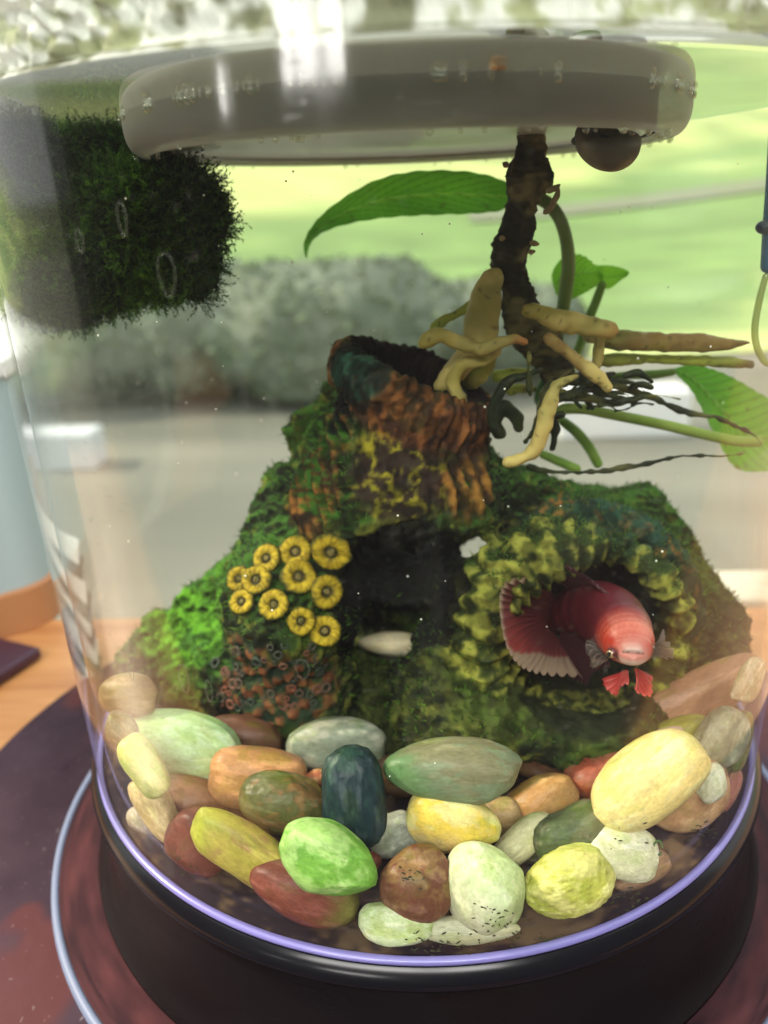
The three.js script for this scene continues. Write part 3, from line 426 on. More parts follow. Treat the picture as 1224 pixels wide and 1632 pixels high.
  put(524, 1368, 84, 55, 24, 0.12, [0.16, 0.38, 0.04], [0.3, 0.48, 0.13], 'bright green pebble, front centre-left');
  put(316, 1398, 56, 46, 40, 0.14, [0.17, 0.05, 0.03], [0.11, 0.035, 0.02], 'dark red pebble low at the left near the base ring', { vein: [0.05, 0.03, 0.015] });
  put(405, 1408, 46, 22, 10, 0.24, red, [0.1, 0.03, 0.02], 'dark red pebble half hidden under the long yellow-brown one');
  put(485, 1467, 90, 46, 17, 0.09, [0.2, 0.055, 0.033], [0.15, 0.045, 0.028], 'flat red-brown pebble with mossy edge on the floor', { irr: 0.5, tip: [0.16, 0.14, 0.03], tipSide: -1, taper: -0.15 });
  put(578, 1434, 34, 20, -12, 0.24, [0.3, 0.07, 0.03], red, 'small red-orange pebble peeping from under the bright green one', { fine: 16 });
  put(628, 1345, 42, 38, -30, 0.3, [0.36, 0.38, 0.3], [0.44, 0.44, 0.36], 'pale grey pebble between the bright green and the yellow one');
  put(664, 1405, 60, 58, 0, 0.13, [0.24, 0.13, 0.045], [0.14, 0.05, 0.025], 'round brown speckled pebble right of the bright green one', { rough: 0.015, vein: [0.2, 0.2, 0.05] });
  put(632, 1492, 62, 35, 3, 0.045, [0.42, 0.5, 0.2], [0.46, 0.53, 0.3], 'small pale green pebble lying at the very front');
  put(722, 1314, 77, 49, 13, 0.22, [0.6, 0.5, 0.17], [0.58, 0.42, 0.05], 'yellow-orange pebble in the middle above the round brown one', { low: [0.5, 0.34, 0.14] });
  put(778, 1437, 80, 68, 55, 0.075, [0.46, 0.56, 0.24], [0.5, 0.58, 0.32], 'big pale green-white pebble with dark flecks, front centre', { low: [0.56, 0.54, 0.36] });
  put(914, 1437, 77, 54, -14, 0.09, [0.42, 0.43, 0.06], [0.5, 0.48, 0.14], 'lumpy yellow-green pebble right of the big pale one', { rough: 0.03, vein: [0.26, 0.17, 0.03] });
  put(832, 1340, 62, 27, -38, 0.22, [0.5, 0.46, 0.26], [0.42, 0.4, 0.22], 'slim cream pebble leaning under the dark grey-green one');
  put(862, 1280, 62, 38, -32, 0.36, [0.48, 0.27, 0.09], [0.4, 0.2, 0.06], 'orange-tan pebble behind the slim cream one');
  put(911, 1336, 62, 50, -20, 0.18, [0.07, 0.095, 0.04], [0.13, 0.14, 0.07], 'dark grey-green pebble left of the white one', { rough: 0.015 });
  put(857, 1388, 38, 32, 0, 0.26, [0.13, 0.14, 0.07], [0.2, 0.19, 0.1], 'small dark grey pebble under the dark grey-green one');
  put(1003, 1369, 63, 43, 9, 0.09, [0.52, 0.52, 0.32], [0.58, 0.56, 0.4], 'white-cream pebble with a green ring mark, right of centre');
  put(1053, 1258, 104, 60, -34, 0.13, [0.66, 0.55, 0.22], [0.62, 0.5, 0.17], 'large cream-yellow oval pebble at the right', { taper: -0.06, irr: 0.4, sq: 2.3 });
  put(980, 1232, 82, 54, -10, 0.38, [0.28, 0.1, 0.045], [0.32, 0.07, 0.03], 'orange-red pebble behind the large cream-yellow one');
  put(722, 1228, 112, 50, 2, 0.27, [0.2, 0.19, 0.1], [0.16, 0.2, 0.11], 'large flat grey-green pebble under the middle of the reef', { tip: [0.1, 0.2, 0.07] });
  put(875, 1216, 60, 42, 8, 0.52, [0.17, 0.075, 0.04], [0.2, 0.1, 0.05], 'red-brown pebble between the large grey-green and the orange-red one');
  put(1108, 1342, 72, 56, -42, 0.16, [0.46, 0.26, 0.12], [0.5, 0.32, 0.16], 'orange-tan pebble with dark flecks at the right wall');
  put(1153, 1257, 34, 26, -72, 0.05, [0.55, 0.56, 0.36], [0.6, 0.6, 0.42], 'small white pebble at the right wall');
  put(1163, 1182, 54, 38, -62, 0.16, [0.24, 0.26, 0.16], [0.32, 0.33, 0.22], 'grey pebble at the right wall above the small white one');
  put(1200, 1190, 52, 18, -76, 0.05, [0.2, 0.16, 0.05], [0.16, 0.2, 0.06], 'narrow brown-green pebble at the extreme right edge');
  put(1090, 1176, 50, 32, -20, 0.34, [0.3, 0.3, 0.04], [0.24, 0.22, 0.05], 'yellow-green pebble behind the large cream-yellow one');
  put(1172, 1316, 42, 20, -64, 0.05, [0.38, 0.15, 0.11], [0.42, 0.2, 0.13], 'pink pebble low at the right edge under the small white one');
  put(1020, 1438, 50, 24, -24, 0.09, [0.27, 0.15, 0.08], [0.3, 0.17, 0.09], 'flat reddish-tan pebble on the floor near the right of the ring');
  put(745, 1500, 84, 20, -2, 0.06, [0.42, 0.42, 0.28], [0.36, 0.35, 0.2], 'flat pale pebble under the big pale green-white one');
  put(800, 1300, 34, 30, 0, 0.34, [0.36, 0.24, 0.1], [0.3, 0.2, 0.08], 'small tan pebble behind the yellow-orange one', { fine: 16 });
  put(1150, 1112, 108, 42, -28, 0.36, [0.36, 0.18, 0.1], [0.28, 0.14, 0.08], 'long pinkish-brown pebble at the right behind the reef foot', { dz: 0.5 });
  put(1215, 1090, 40, 20, -62, 0.08, [0.5, 0.36, 0.2], [0.5, 0.4, 0.26], 'pale tan pebble at the right edge beside the long pinkish one');
  put(640, 1262, 60, 34, 0, 0.5, [0.12, 0.07, 0.03], [0.1, 0.06, 0.03], 'dark brown pebble in the gap right of the blue-green one');
  put(385, 1175, 66, 34, 8, 0.5, [0.13, 0.055, 0.03], [0.1, 0.05, 0.025], 'dark brown pebble under the left foot of the reef');
  put(205, 1108, 46, 36, 10, 0.3, [0.24, 0.17, 0.07], [0.18, 0.13, 0.06], 'blurred tan pebble left of the reef foot');
  put(180, 1170, 34, 24, 50, 0.1, [0.2, 0.2, 0.1], [0.16, 0.14, 0.07], 'small olive pebble at the left wall above the yellow-green one');
  put(632, 1027, 62, 19, 3, 0.86, [0.62, 0.52, 0.32], [0.6, 0.5, 0.3], 'flat cream pebble showing through the arch of the reef', { dz: 1.2 });
  put(1060, 1172, 30, 12, -20, 0.3, [0.45, 0.3, 0.24], [0.4, 0.25, 0.2], 'thin pinkish pebble under the right foot of the reef', { fine: 14 });
  put(820, 1196, 50, 22, 4, 0.56, [0.2, 0.17, 0.09], [0.16, 0.13, 0.07], 'dark olive pebble under the ringed cave');
  put(690, 1290, 40, 26, 20, 0.36, [0.15, 0.1, 0.05], [0.12, 0.07, 0.04], 'brown pebble behind the yellow-orange one', { fine: 16 });
  put(955, 1300, 40, 26, 0, 0.32, [0.2, 0.11, 0.05], [0.15, 0.08, 0.04], 'brown pebble in the gap left of the large cream-yellow one', { fine: 16 });
  put(270, 1345, 40, 26, 40, 0.2, [0.12, 0.06, 0.03], [0.16, 0.09, 0.04], 'dark brown pebble between the cream veined and the dark red one', { fine: 16 });
  // dark flecks of waste lying on some pebbles and on the floor
  scene.updateMatrixWorld(true); const ray = new THREE.Raycaster(), bits = [];
  const fleck = (px, py, spread, n) => { for (let i = 0; i < n; i++) { const x = px + (rnd() + rnd() - 1) * spread, y = py + (rnd() + rnd() - 1) * spread * 0.7, d = sight(x, y).normalize(); ray.set(EYE.clone().multiplyScalar(S), d); const h = ray.intersectObjects(pebbleMeshes, false)[0]; const p = h ? h.point.clone().divideScalar(S) : onY(x, y, 0.0), u = unit(p); if (Math.hypot(p.x, p.z) > 0.99) continue; const b = new THREE.SphereGeometry(1, 6, 4).scale(rr(1, 5.5) * u, rr(0.7, 1.7) * u, rr(0.7, 1.5) * u).rotateZ(rr(-0.7, 0.5)).rotateY(rr(-0.6, 0.6)); bits.push(b.translate(p.x, p.y + 0.002, p.z + 0.003)); } };
  fleck(790, 1470, 60, 22); fleck(735, 1512, 60, 34); fleck(1120, 1325, 34, 26); fleck(1010, 1430, 40, 26); fleck(680, 1500, 40, 16); fleck(870, 1500, 40, 20); fleck(810, 1470, 40, 16); fleck(300, 1385, 30, 8); fleck(650, 1395, 40, 12); fleck(1000, 1345, 50, 6);
  const w = part('waste_flecks', mergeGeometries(bits), std({ color: rgb(0.035, 0.04, 0.012), roughness: 0.8 })); tag(w, 'tiny dark flecks of fish waste lying on the front pebbles', 'debris', null, 'stuff');
  { const d = sight(1047, 1347).normalize(); ray.set(EYE.clone().multiplyScalar(S), d); const h = ray.intersectObjects(pebbleMeshes, false)[0]; if (h) { const p = h.point.clone().divideScalar(S), u = unit(p), t = new THREE.TorusGeometry(1, 0.2, 8, 28, 5.6).scale(7 * u, 11 * u, 7 * u); t.applyQuaternion(new THREE.Quaternion().setFromUnitVectors(V(0, 0, 1), BACK)).translate(p.x, p.y, p.z + 0.008); solo('algae_ring', t, std({ color: rgb(0.06, 0.13, 0.03) }), p, 'little green ring of algae curled on the white-cream pebble', 'algae'); } }
}

// ---------------------------------------------------------------- floating plastic disc
const DB = 1.598, DT = 1.742;                                            // its underside and top
const DC = V(-0.005, 0, 0.01);
{
  const g = thing('floating_disc', V(DC.x, DB, DC.z), 'thick frosted grey plastic disc floating at the water surface', 'plastic disc');
  const R = 0.675, sh = (pts, n = 200) => lathe(pts, n).translate(DC.x, 0, DC.z);
  const prof = []; const H = DT - DB; for (let i = 0; i <= 20; i++) { const a = -Math.PI / 2 + i / 20 * Math.PI; prof.push([R - 0.052 + 0.052 * Math.sign(Math.cos(a)) * Math.pow(Math.abs(Math.cos(a)), 0.75), DB + H / 2 + Math.sign(Math.sin(a)) * Math.pow(Math.abs(Math.sin(a)), 0.75) * H / 2]); }
  const frost = std({ specularIntensity: 0.5, color: rgb(0.6, 0.62, 0.58), roughness: 0.62, transmission: 0.82, thickness: 0 });
  part('outer_shell', sh(prof), frost, g);
  part('inner_wall', sh([[R - 0.075, DB + 0.012], [R - 0.075, DT - 0.004]]), std({ color: rgb(0.06, 0.056, 0.052), roughness: 0.6 }), g);
  const hole = sh([[0.0, DB + 0.02], [0.3, DB + 0.02], [0.56, DB + 0.021], [0.565, DB + 0.012], [0.575, DB + 0.011], [0.58, DB + 0.02], [R - 0.07, DB + 0.018], [R - 0.05, DB + 0.003]]);
  part('underside', hole, std({ color: rgb(0.34, 0.35, 0.24), roughness: 0.5, transmission: 0.5, thickness: 0, clearcoat: 0.5 }), g);
  part('top_plate', sh([[0.05, DT - 0.012], [R - 0.07, DT - 0.012], [R - 0.05, DT]]), std({ color: rgb(0.16, 0.15, 0.13), roughness: 0.7 }), g);
  // air bubbles caught along the water line of the disc
  const bub = []; for (let i = 0; i < 90; i++) { const a = rr(-1.25, 1.25); if (noise(a * 6, 2, 3) < -0.25) continue; const r = rr(0.004, 0.011), q = R + 0.001 - 0.052 + 0.05; bub.push(new THREE.SphereGeometry(r, 10, 8).translate(DC.x + Math.sin(a) * q, WY - r * 0.9, DC.z + Math.cos(a) * q)); }
  for (let i = 0; i < 60; i++) { const a = rr(-3, 3), q = R - rr(0.02, 0.07); bub.push(new THREE.SphereGeometry(rr(0.004, 0.009), 8, 6).translate(DC.x + Math.sin(a) * q, DB - 0.003, DC.z + Math.cos(a) * q)); }
  const bm = std({ color: rgb(0.9, 0.92, 0.85), transmission: 1, thickness: 0, roughness: 0.02, ior: 2.2 });
  tag(part('air_bubbles', mergeGeometries(bub), bm), 'row of tiny air bubbles clinging to the floating disc', 'bubbles', null, 'stuff');
  const p = at(795, 100, DC.z + R + 0.005); const pel = new THREE.CylinderGeometry(0.013, 0.015, 0.017, 16, 3).rotateX(0.3); push(pel, (q) => 0.004 * noise(q.x * 120, q.y * 120, q.z * 120)); pel.translate(p.x, p.y, p.z);
  solo('food_pellet', pel, std({ color: rgb(0.34, 0.17, 0.06), roughness: 0.8 }), p, 'small orange food pellet at the water line of the disc', 'fish food');
}
// ---------------------------------------------------------------- snail under the disc, and one on top
{
  const shell = (c, u, ang, dir, k) => {                                  // coiled shell: a tube that widens along a flat spiral
    const rings = 150, sides = 26, pos = [], idx = [];
    for (let i = 0; i <= rings; i++) { const t = i / rings, th = t * Math.PI * 2 * 2.6, sc = Math.exp((t - 1) * 2.4), R = 0.52 * sc, r = 0.6 * sc; const cx = Math.cos(th) * R, cy = Math.sin(th) * R, h = (1 - sc) * 0.5; for (let j = 0; j <= sides; j++) { const a = j / sides * 6.2832; const q = R + Math.cos(a) * r; pos.push(Math.cos(th) * q, Math.sin(th) * q, h + Math.sin(a) * r * 0.95); } }
    for (let i = 0; i < rings; i++) for (let j = 0; j < sides; j++) { const a = i * (sides + 1) + j, b = a + sides + 1; idx.push(a, b, a + 1, b, b + 1, a + 1); }
    const g = new THREE.BufferGeometry(); g.setAttribute('position', new THREE.Float32BufferAttribute(pos, 3)); g.setIndex(idx); g.computeVertexNormals();
    return g.scale(u, u * k, u).rotateZ(ang).rotateX(dir).translate(c.x, c.y, c.z);
  };
  const c = at(955, 226, 0.36), u = unit(c), g = thing('snail', V(c.x, DB, c.z), 'dark brown snail hanging under the right side of the floating disc', 'snail');
  const s = shell(c, 62 * u, 2.5, -0.5, 0.82); paint(s, (p, n) => { const f = fbm(p.x * 14, p.y * 14, p.z * 14, 4), d = smooth(-0.02, 0.07, p.x - c.x); return mixc(mixc([0.09, 0.08, 0.055], [0.2, 0.18, 0.11], smooth(-0.2, 0.3, f)), [0.34, 0.26, 0.1], d * smooth(-0.3, 0.2, f) * 0.7); });
  part('shell', s, std({ vertexColors: true, roughness: 0.75, specularIntensity: 0.4 }), g);
  const foot = fix(new THREE.SphereGeometry(1, 24, 16)); push(foot, (p) => 0.1 * fbm(p.x * 3, p.y * 3, p.z * 3, 3)); foot.scale(40 * u, 12 * u, 36 * u).translate(c.x - 4 * u, DB - 0.012, c.z);
  part('foot', foot, std({ color: rgb(0.02, 0.02, 0.016), roughness: 0.6 }), g);
  const d = V(at(962, 52, 0.5).x, DT + 0.012, 0.36), g2 = thing('snail', V(d.x, DT, d.z), 'dark snail on the top of the floating disc, at the right', 'snail');
  part('shell', shell(d, 42 * u, 0.6, -1.2, 0.6), std({ color: rgb(0.03, 0.028, 0.024), roughness: 0.4 }), g2);
}
// ---------------------------------------------------------------- moss clump floating at the left
{
  const B = (x, y, z, r) => { const c = at(x, y, z); return [c, (r - 17) * unit(c)]; };
  const balls = [B(80, 400, 0.05, 108), B(200, 360, 0.1, 108), B(280, 330, 0.08, 72), B(180, 455, 0.1, 56), B(0, 420, -0.1, 92), B(-70, 380, -0.25, 110), B(120, 300, -0.05, 92), B(258, 440, 0.12, 52), B(325, 400, 0.1, 34), B(30, 300, -0.1, 90), B(200, 280, -0.05, 62), B(90, 250, -0.1, 66), B(-60, 400, 0.0, 100), B(340, 335, 0.05, 30), B(120, 470, 0.0, 48), B(310, 445, 0.14, 24), B(60, 470, 0, 44), B(22, 400, 0.2, 88), B(20, 330, 0.2, 84), B(28, 462, 0.2, 66), B(22, 270, 0.2, 74), B(60, 235, 0.1, 60), B(150, 235, 0, 54), B(250, 250, -0.1, 48)];
  const f = (x, y, z) => { let d = 9; for (const [c, r] of balls) d = smin(d, Math.sqrt((x - c.x) ** 2 + (y - c.y) ** 2 + (z - c.z) ** 2) - r, 0.08); d += 0.05 * fbm(x * 9, y * 9, z * 9, 2); return smax(smax(d, Math.hypot(x, z) - wallR(y) + 0.014, 0.02), y - (WY - 0.012), 0.04); };
  const geo = net(V(-1.08, 0.98, -0.75), V(-0.2, 1.7, 0.6), 0.009, f);
  push(geo, (p) => (0.05 * fbm(p.x * 13, p.y * 13, p.z * 13, 3) + 0.03 * ridge(p.x * 30, p.y * 30, p.z * 30, 3) - 0.01) * smooth(1.01, 0.96, Math.hypot(p.x, p.z)));
  paint(geo, (p, n) => { const q = fbm(p.x * 14, p.y * 14, p.z * 14, 4); return mixc([0.008, 0.014, 0.006], [0.03, 0.05, 0.012], smooth(-0.2, 0.35, q)); });
  const g = thing('moss_clump', V(-0.6, 1.3, 0), 'dark green clump of java moss floating at the upper left', 'moss');
  part('clump', geo, std({ vertexColors: true, roughness: 0.9, specularIntensity: 0.15 }), g);
  const N = 15000, fp = [], fi = []; { const st = (t) => V(0.02 * Math.sin(t * 2.2), t * 0.075, 0.018 * t * t); for (let k = 0; k < 13; k++) { const a = st(k / 13), b = st((k + 1) / 13), an = k * 2.4, o = V(Math.cos(an), 0.9, Math.sin(an)).multiplyScalar(0.0155 * (1 - 0.45 * k / 13)), sd = V(-Math.sin(an), 0.2, Math.cos(an)).multiplyScalar(0.0032), n = fp.length / 3; for (const q of [a.clone().sub(sd), a.clone().add(sd), a.clone().add(o), a.clone().add(V(0.0012, 0, 0)), a.clone().sub(V(0.0012, 0, 0)), b]) fp.push(q.x, q.y, q.z); fi.push(n, n + 1, n + 2, n + 3, n + 4, n + 5); } }
  const thr = new THREE.BufferGeometry(); thr.setAttribute('position', new THREE.Float32BufferAttribute(fp, 3)); thr.setIndex(fi); thr.scale(S, S, S); thr.computeVertexNormals();
  const im = new THREE.InstancedMesh(thr, std({ color: rgb(1, 1, 1), roughness: 0.9, specularIntensity: 0.2, transmission: 0.5, thickness: 0 }), N), P = geo.attributes.position, Q = geo.attributes.normal, M = new THREE.Matrix4(), q = new THREE.Quaternion(), e = new THREE.Quaternion();
  let i = 0; while (i < N) { const j = Math.floor(rnd() * P.count), p = V(P.getX(j), P.getY(j), P.getZ(j)); const r = Math.hypot(p.x, p.z); if (r > 0.985 && rnd() > 0.1) continue; const k = noise(p.x * 9, p.y * 9, p.z * 9); const d = V(Q.getX(j) * 0.6 + rr(-1, 1), Q.getY(j) * 0.6 + rr(-1, 0.8), Q.getZ(j) * 0.6 + rr(-1, 1)).normalize(); if (r > 0.9) { d.x -= p.x * 0.7; d.z -= p.z * 0.7; d.normalize(); } q.setFromUnitVectors(V(0, 1, 0), d); e.setFromAxisAngle(V(0, 1, 0), rr(0, 6)); q.multiply(e); const s = rr(0.35, 0.8); M.compose(p.sub(g._base).multiplyScalar(S), q, V(s, s, s)); im.setMatrixAt(i, M); const t = clamp(rnd() * 0.7 + k * 0.5); im.setColorAt(i, rgb(...mixc([0.014, 0.036, 0.007], [0.16, 0.36, 0.03], t * t))); i++; }
  im.name = 'strands'; im.userData.kind = 'stuff'; im.castShadow = true; g.add(im);
}
// ---------------------------------------------------------------- pothos cutting: stem, roots, stalks and leaves
{
  const g = thing('pothos_cutting', at(840, 205, 0.1), 'pothos cutting with a dark stem, thick pale roots and green leaves growing through the disc', 'plant');
  const path = (list, z0 = 0.1) => { const p = [], r = []; for (const [x, y, rad, dz = 0] of list) { const q = at(x, y, z0 + dz); p.push(q); r.push(rad * 0.93 * unit(q)); } return [p, r]; };
  const bark = std({ vertexColors: true, roughness: 0.85, specularIntensity: 0.2 }), rootM = std({ vertexColors: true, roughness: 0.5, specularIntensity: 0.25, transmission: 0.1, thickness: 0 });
  { const [p, r] = path([[838, 20, 26], [840, 120, 27], [840, 205, 27], [843, 250, 30], [845, 290, 33], [828, 335, 31], [818, 375, 27], [816, 420, 29], [826, 470, 34], [838, 510, 34], [862, 555, 36], [890, 590, 30], [902, 615, 14]]);
    const s = tube(p, r, 220, 40); push(s, (q) => 0.018 * fbm(q.x * 12, q.y * 22, q.z * 12, 3) + 0.012 * ridge(q.x * 30, q.y * 50, q.z * 30, 3) - 0.006 + 0.008 * Math.sin(q.y * 38 + 3 * noise(q.x * 6, q.y * 6, 1)));
    paint(s, (q) => { const f = fbm(q.x * 22, q.y * 26, q.z * 22, 4), l = smooth(1.12, 1.0, q.y); let c = mixc([0.022, 0.022, 0.01], [0.15, 0.13, 0.05], smooth(-0.15, 0.35, f)); c = mixc(c, [0.05, 0.075, 0.02], smooth(0.1, 0.4, noise(q.x * 14, q.y * 9, q.z * 14)) * 0.6); return mixc(c, [0.1, 0.06, 0.02], l * 0.4 * smooth(-0.2, 0.3, f)); });
    part('stem', s, bark, g); }
  const flake = []; for (const [x, y, a, l] of [[884, 312, 1.2, 34], [876, 330, 0.8, 30], [882, 300, 0.5, 26], [806, 262, 2.6, 12], [852, 388, -0.2, 16], [848, 402, 0.3, 12], [800, 380, 3.3, 10]]) { const [p, r] = path([[x - Math.cos(a) * l * 0.5, y + Math.sin(a) * l * 0.5, 5], [x + rr(-4, 4), y, 6], [x + Math.cos(a) * l * 0.5, y - Math.sin(a) * l * 0.5, 2]], 0.22); flake.push(tube(p, r, 10, 6)); }
  part('bark_flakes', mergeGeometries(flake), std({ color: rgb(0.2, 0.15, 0.06), roughness: 0.8 }), g);
  const root = (list, z0, pale, dark, o = {}) => { const [p, r] = path(list, z0); const sd = rnd() * 40, t = tube(p, r, o.seg ?? 60, 16); push(t, (q) => 0.011 * fbm(q.x * 14 + sd, q.y * 14, q.z * 14, 3) + 0.0035 * noise(q.x * 60, q.y * 60, q.z * 60)); paint(t, (q) => { const f = fbm(q.x * 12 + sd, q.y * 12, q.z * 12, 4), s = noise(q.x * 95, q.y * 95, q.z * 95) + 0.35 * noise(q.x * 9, q.y * 9, q.z * 9); let c = mixc(pale, dark, smooth(-0.1, 0.35, f)); c = mixc(c, [0.2, 0.2, 0.05], smooth(0.1, 0.4, fbm(q.x * 5 + sd, q.y * 7, q.z * 5 + 3, 3)) * 0.7); if (s > 0.66) c = mixc(c, [0.05, 0.05, 0.015], 0.6); if (o.end) { const e = smooth(40, 8, q.distanceTo(p[p.length - 1]) / unit(q)); c = mixc(c, o.end, e); } return c; }); return part(o.name ?? 'root', t, rootM, g); };
  const cr = [0.58, 0.47, 0.15], ol = [0.36, 0.31, 0.07], gr = [0.34, 0.4, 0.05], br = [0.26, 0.17, 0.05];
  root([[796, 430, 17], [782, 452, 22], [768, 500, 31], [760, 545, 29], [738, 575, 20], [714, 605, 17], [702, 628, 14]], 0.16, cr, ol);
  root([[778, 540, 20], [770, 575, 22], [758, 600, 20], [742, 618, 13]], 0.1, ol, gr);
  root([[796, 555, 6], [768, 578, 10], [740, 580, 11], [724, 602, 11], [730, 635, 12], [745, 655, 11], [760, 668, 7]], 0.22, cr, ol);
  root([[668, 553, 10], [680, 541, 12], [700, 534, 11], [732, 546, 12], [765, 556, 11], [798, 545, 10], [825, 541, 10], [842, 548, 9]], 0.26, cr, ol, { end: [0.45, 0.2, 0.06] });
  root([[690, 530, 8], [705, 512, 10], [740, 494, 9], [766, 480, 6]], 0.1, gr, ol);
  root([[828, 492, 9], [848, 496, 14], [884, 508, 20], [930, 517, 20], [965, 523, 16], [986, 526, 9]], 0.24, cr, ol, { end: [0.38, 0.24, 0.06] });
  root([[930, 530, 10], [965, 540, 14], [1022, 545, 15], [1080, 547, 14], [1130, 548, 13], [1170, 548, 10], [1197, 547, 1.5]], 0.08, br, ol, { seg: 90, end: [0.14, 0.09, 0.03] });
  root([[945, 575, 9], [1037, 572, 10], [1112, 575, 9], [1160, 578, 8], [1202, 582, 5]], 0.04, gr, [0.3, 0.34, 0.06], { end: [0.12, 0.11, 0.03] });
  root([[868, 535, 10], [900, 558, 11], [934, 586, 12], [958, 606, 9], [972, 622, 6]], 0.26, cr, br);
  root([[958, 528, 8], [955, 550, 10], [953, 575, 10], [950, 594, 7]], 0.18, cr, ol);
  root([[926, 597, 6], [905, 604, 10], [887, 617, 11], [872, 655, 12], [864, 690, 12], [852, 718, 12], [830, 732, 10], [803, 738, 7]], 0.34, cr, [0.4, 0.27, 0.08]);
  root([[782, 601, 11], [815, 595, 11], [850, 592, 9]], 0.0, gr, ol);
  root([[806, 622, 9], [835, 618, 10], [858, 622, 7]], -0.02, gr, ol);
  const dk = [0.012, 0.02, 0.008], dk2 = [0.035, 0.045, 0.014], hair = (l, z, o) => root(l, z, dk, dk2, { name: 'fine_root', ...o });
  hair([[866, 588, 6], [838, 598, 6], [812, 608, 7], [792, 632, 8], [782, 662, 9], [790, 690, 7]], 0.28);
  hair([[844, 560, 3], [843, 600, 3], [845, 632, 3]], 0.3); hair([[900, 605, 7], [950, 612, 6], [1000, 620, 6], [1040, 634, 6], [1075, 650, 5], [1112, 660, 5], [1150, 665, 4]], 0.14, { seg: 90 });
  hair([[1140, 664, 3], [1170, 678, 3], [1200, 692, 3], [1214, 708, 2]], 0.14); hair([[895, 636, 6], [930, 634, 6], [975, 641, 5], [1010, 636, 5], [1050, 630, 4], [1086, 637, 2]], 0.18, { seg: 70 });
  hair([[860, 650, 9], [880, 640, 9], [905, 630, 8], [940, 622, 6], [985, 632, 4]], 0.2); hair([[880, 720, 5], [884, 690, 7], [878, 655, 8], [880, 625, 8]], 0.2); hair([[850, 700, 6], [862, 672, 9], [866, 640, 9], [880, 605, 8]], 0.22);
  hair([[838, 742, 6], [880, 752, 5], [962, 750, 4], [1000, 744, 4], [1037, 737, 4], [1075, 728, 4], [1112, 726, 4], [1150, 727, 4], [1187, 722, 4]], 0.2, { seg: 100 });
  hair([[830, 690, 9], [822, 664, 12], [800, 650, 12], [788, 668, 12], [798, 700, 11]], 0.18); hair([[900, 660, 5], [872, 668, 6], [848, 690, 5], [836, 706, 4]], 0.25);
  for (let i = 0; i < 26; i++) { const x = rr(865, 1010), y = rr(600, 660), a = rr(-0.5, 0.5), l = rr(22, 60); hair([[x, y, 4], [x + l * 0.5, y + rr(-7, 7), 3.4], [x + l * Math.cos(a), y + l * Math.sin(a), 1.6]], rr(0.08, 0.26), { seg: 18 }); }
  const stalkM = std({ vertexColors: true, roughness: 0.5, specularIntensity: 0.3 });
  const stalk = (l, z, a = [0.12, 0.24, 0.03], b = [0.2, 0.32, 0.05]) => { const [p, r] = path(l, z), t = tube(p, r, 60, 14); paint(t, (q) => mixc(a, b, smooth(-0.3, 0.3, fbm(q.x * 8, q.y * 8, q.z * 8, 3)))); part('stalk', t, stalkM, g); };
  stalk([[846, 312, 11], [870, 322, 11], [890, 345, 11], [902, 380, 11], [906, 420, 12], [902, 460, 12], [896, 500, 11], [884, 560, 10], [876, 610, 9]], -0.1, [0.1, 0.17, 0.03], [0.17, 0.24, 0.06]);
  stalk([[962, 448, 7], [950, 480, 8], [938, 510, 8], [926, 545, 8], [905, 600, 8]], -0.2);
  stalk([[876, 690, 8], [892, 655, 10], [930, 652, 9], [962, 658, 9], [1062, 678, 9], [1130, 694, 9], [1175, 703, 9], [1217, 704, 9]], 0.0, [0.14, 0.24, 0.03], [0.24, 0.34, 0.06]);
  stalk([[940, 606, 5], [1000, 598, 7], [1040, 597, 8], [1078, 592, 6]], -0.06, [0.1, 0.22, 0.04], [0.16, 0.3, 0.05]); stalk([[892, 668, 8], [918, 688, 9], [938, 712, 9], [956, 745, 8]], -0.1); stalk([[860, 722, 7], [890, 735, 8], [925, 750, 8]], -0.04);
  stalk([[880, 590, 14], [868, 625, 16], [862, 650, 14]], 0.0, [0.04, 0.12, 0.02], [0.06, 0.16, 0.03]);
  // leaves: outline rows (upper edge, lower edge) in space, swelled to a thin blade with a midrib
  const leafM = std({ vertexColors: true, roughness: 0.8, specularIntensity: 0.3, transmission: 0.6, thickness: 0 });
  const leaf = (rows, z, zf, col, label) => {
    const up = new THREE.CatmullRomCurve3(rows.map(([x, y, X, Y], i) => at(x, y, z + zf(i / (rows.length - 1), 0)))), lo = new THREE.CatmullRomCurve3(rows.map(([x, y, X, Y], i) => at(X, Y, z + zf(i / (rows.length - 1), 1))));
    const m = grid(110, 36, (u, v) => { const p = up.getPoint(u).lerp(lo.getPoint(u), v), w = up.getPoint(u).distanceTo(lo.getPoint(u)); const rib = 0.012 * Math.exp(-(((v - 0.5) / 0.04) ** 2)), vein = 0.003 * Math.sin((u * 14 - Math.abs(v - 0.5) * 7) * 6.28), cup = 0.12 * w * (v - 0.5) ** 2 * 4; return p.addScaledVector(BACK, rib + vein + cup); });
    const uvs = m.attributes.uv; paint(m, (q, nn, i) => { const f = fbm(q.x * 6, q.y * 6, q.z * 6, 4), s = noise(q.x * 60, q.y * 60, q.z * 60); let c = mixc(col[0], col[1], smooth(-0.3, 0.3, f)); const u = uvs.getX(i), v = uvs.getY(i); c = mixc(c, [0.3, 0.5, 0.1], Math.exp(-(((v - 0.5) / 0.025) ** 2)) * 0.7); c = mixc(c, col[0].map((k) => k * 0.6), smooth(0.8, 1, Math.sin((u * 14 - Math.abs(v - 0.5) * 7) * 6.28)) * 0.9); if (noise(q.x * 9 + 3, q.y * 9, 4) > 0.72) c = mixc(c, [0.22, 0.2, 0.03], 0.6); return s > 0.7 ? mixc(c, [0.08, 0.13, 0.02], 0.6) : c; });
    const o = part('leaf', m, leafM, g); if (label) o.userData.label = label;
  };
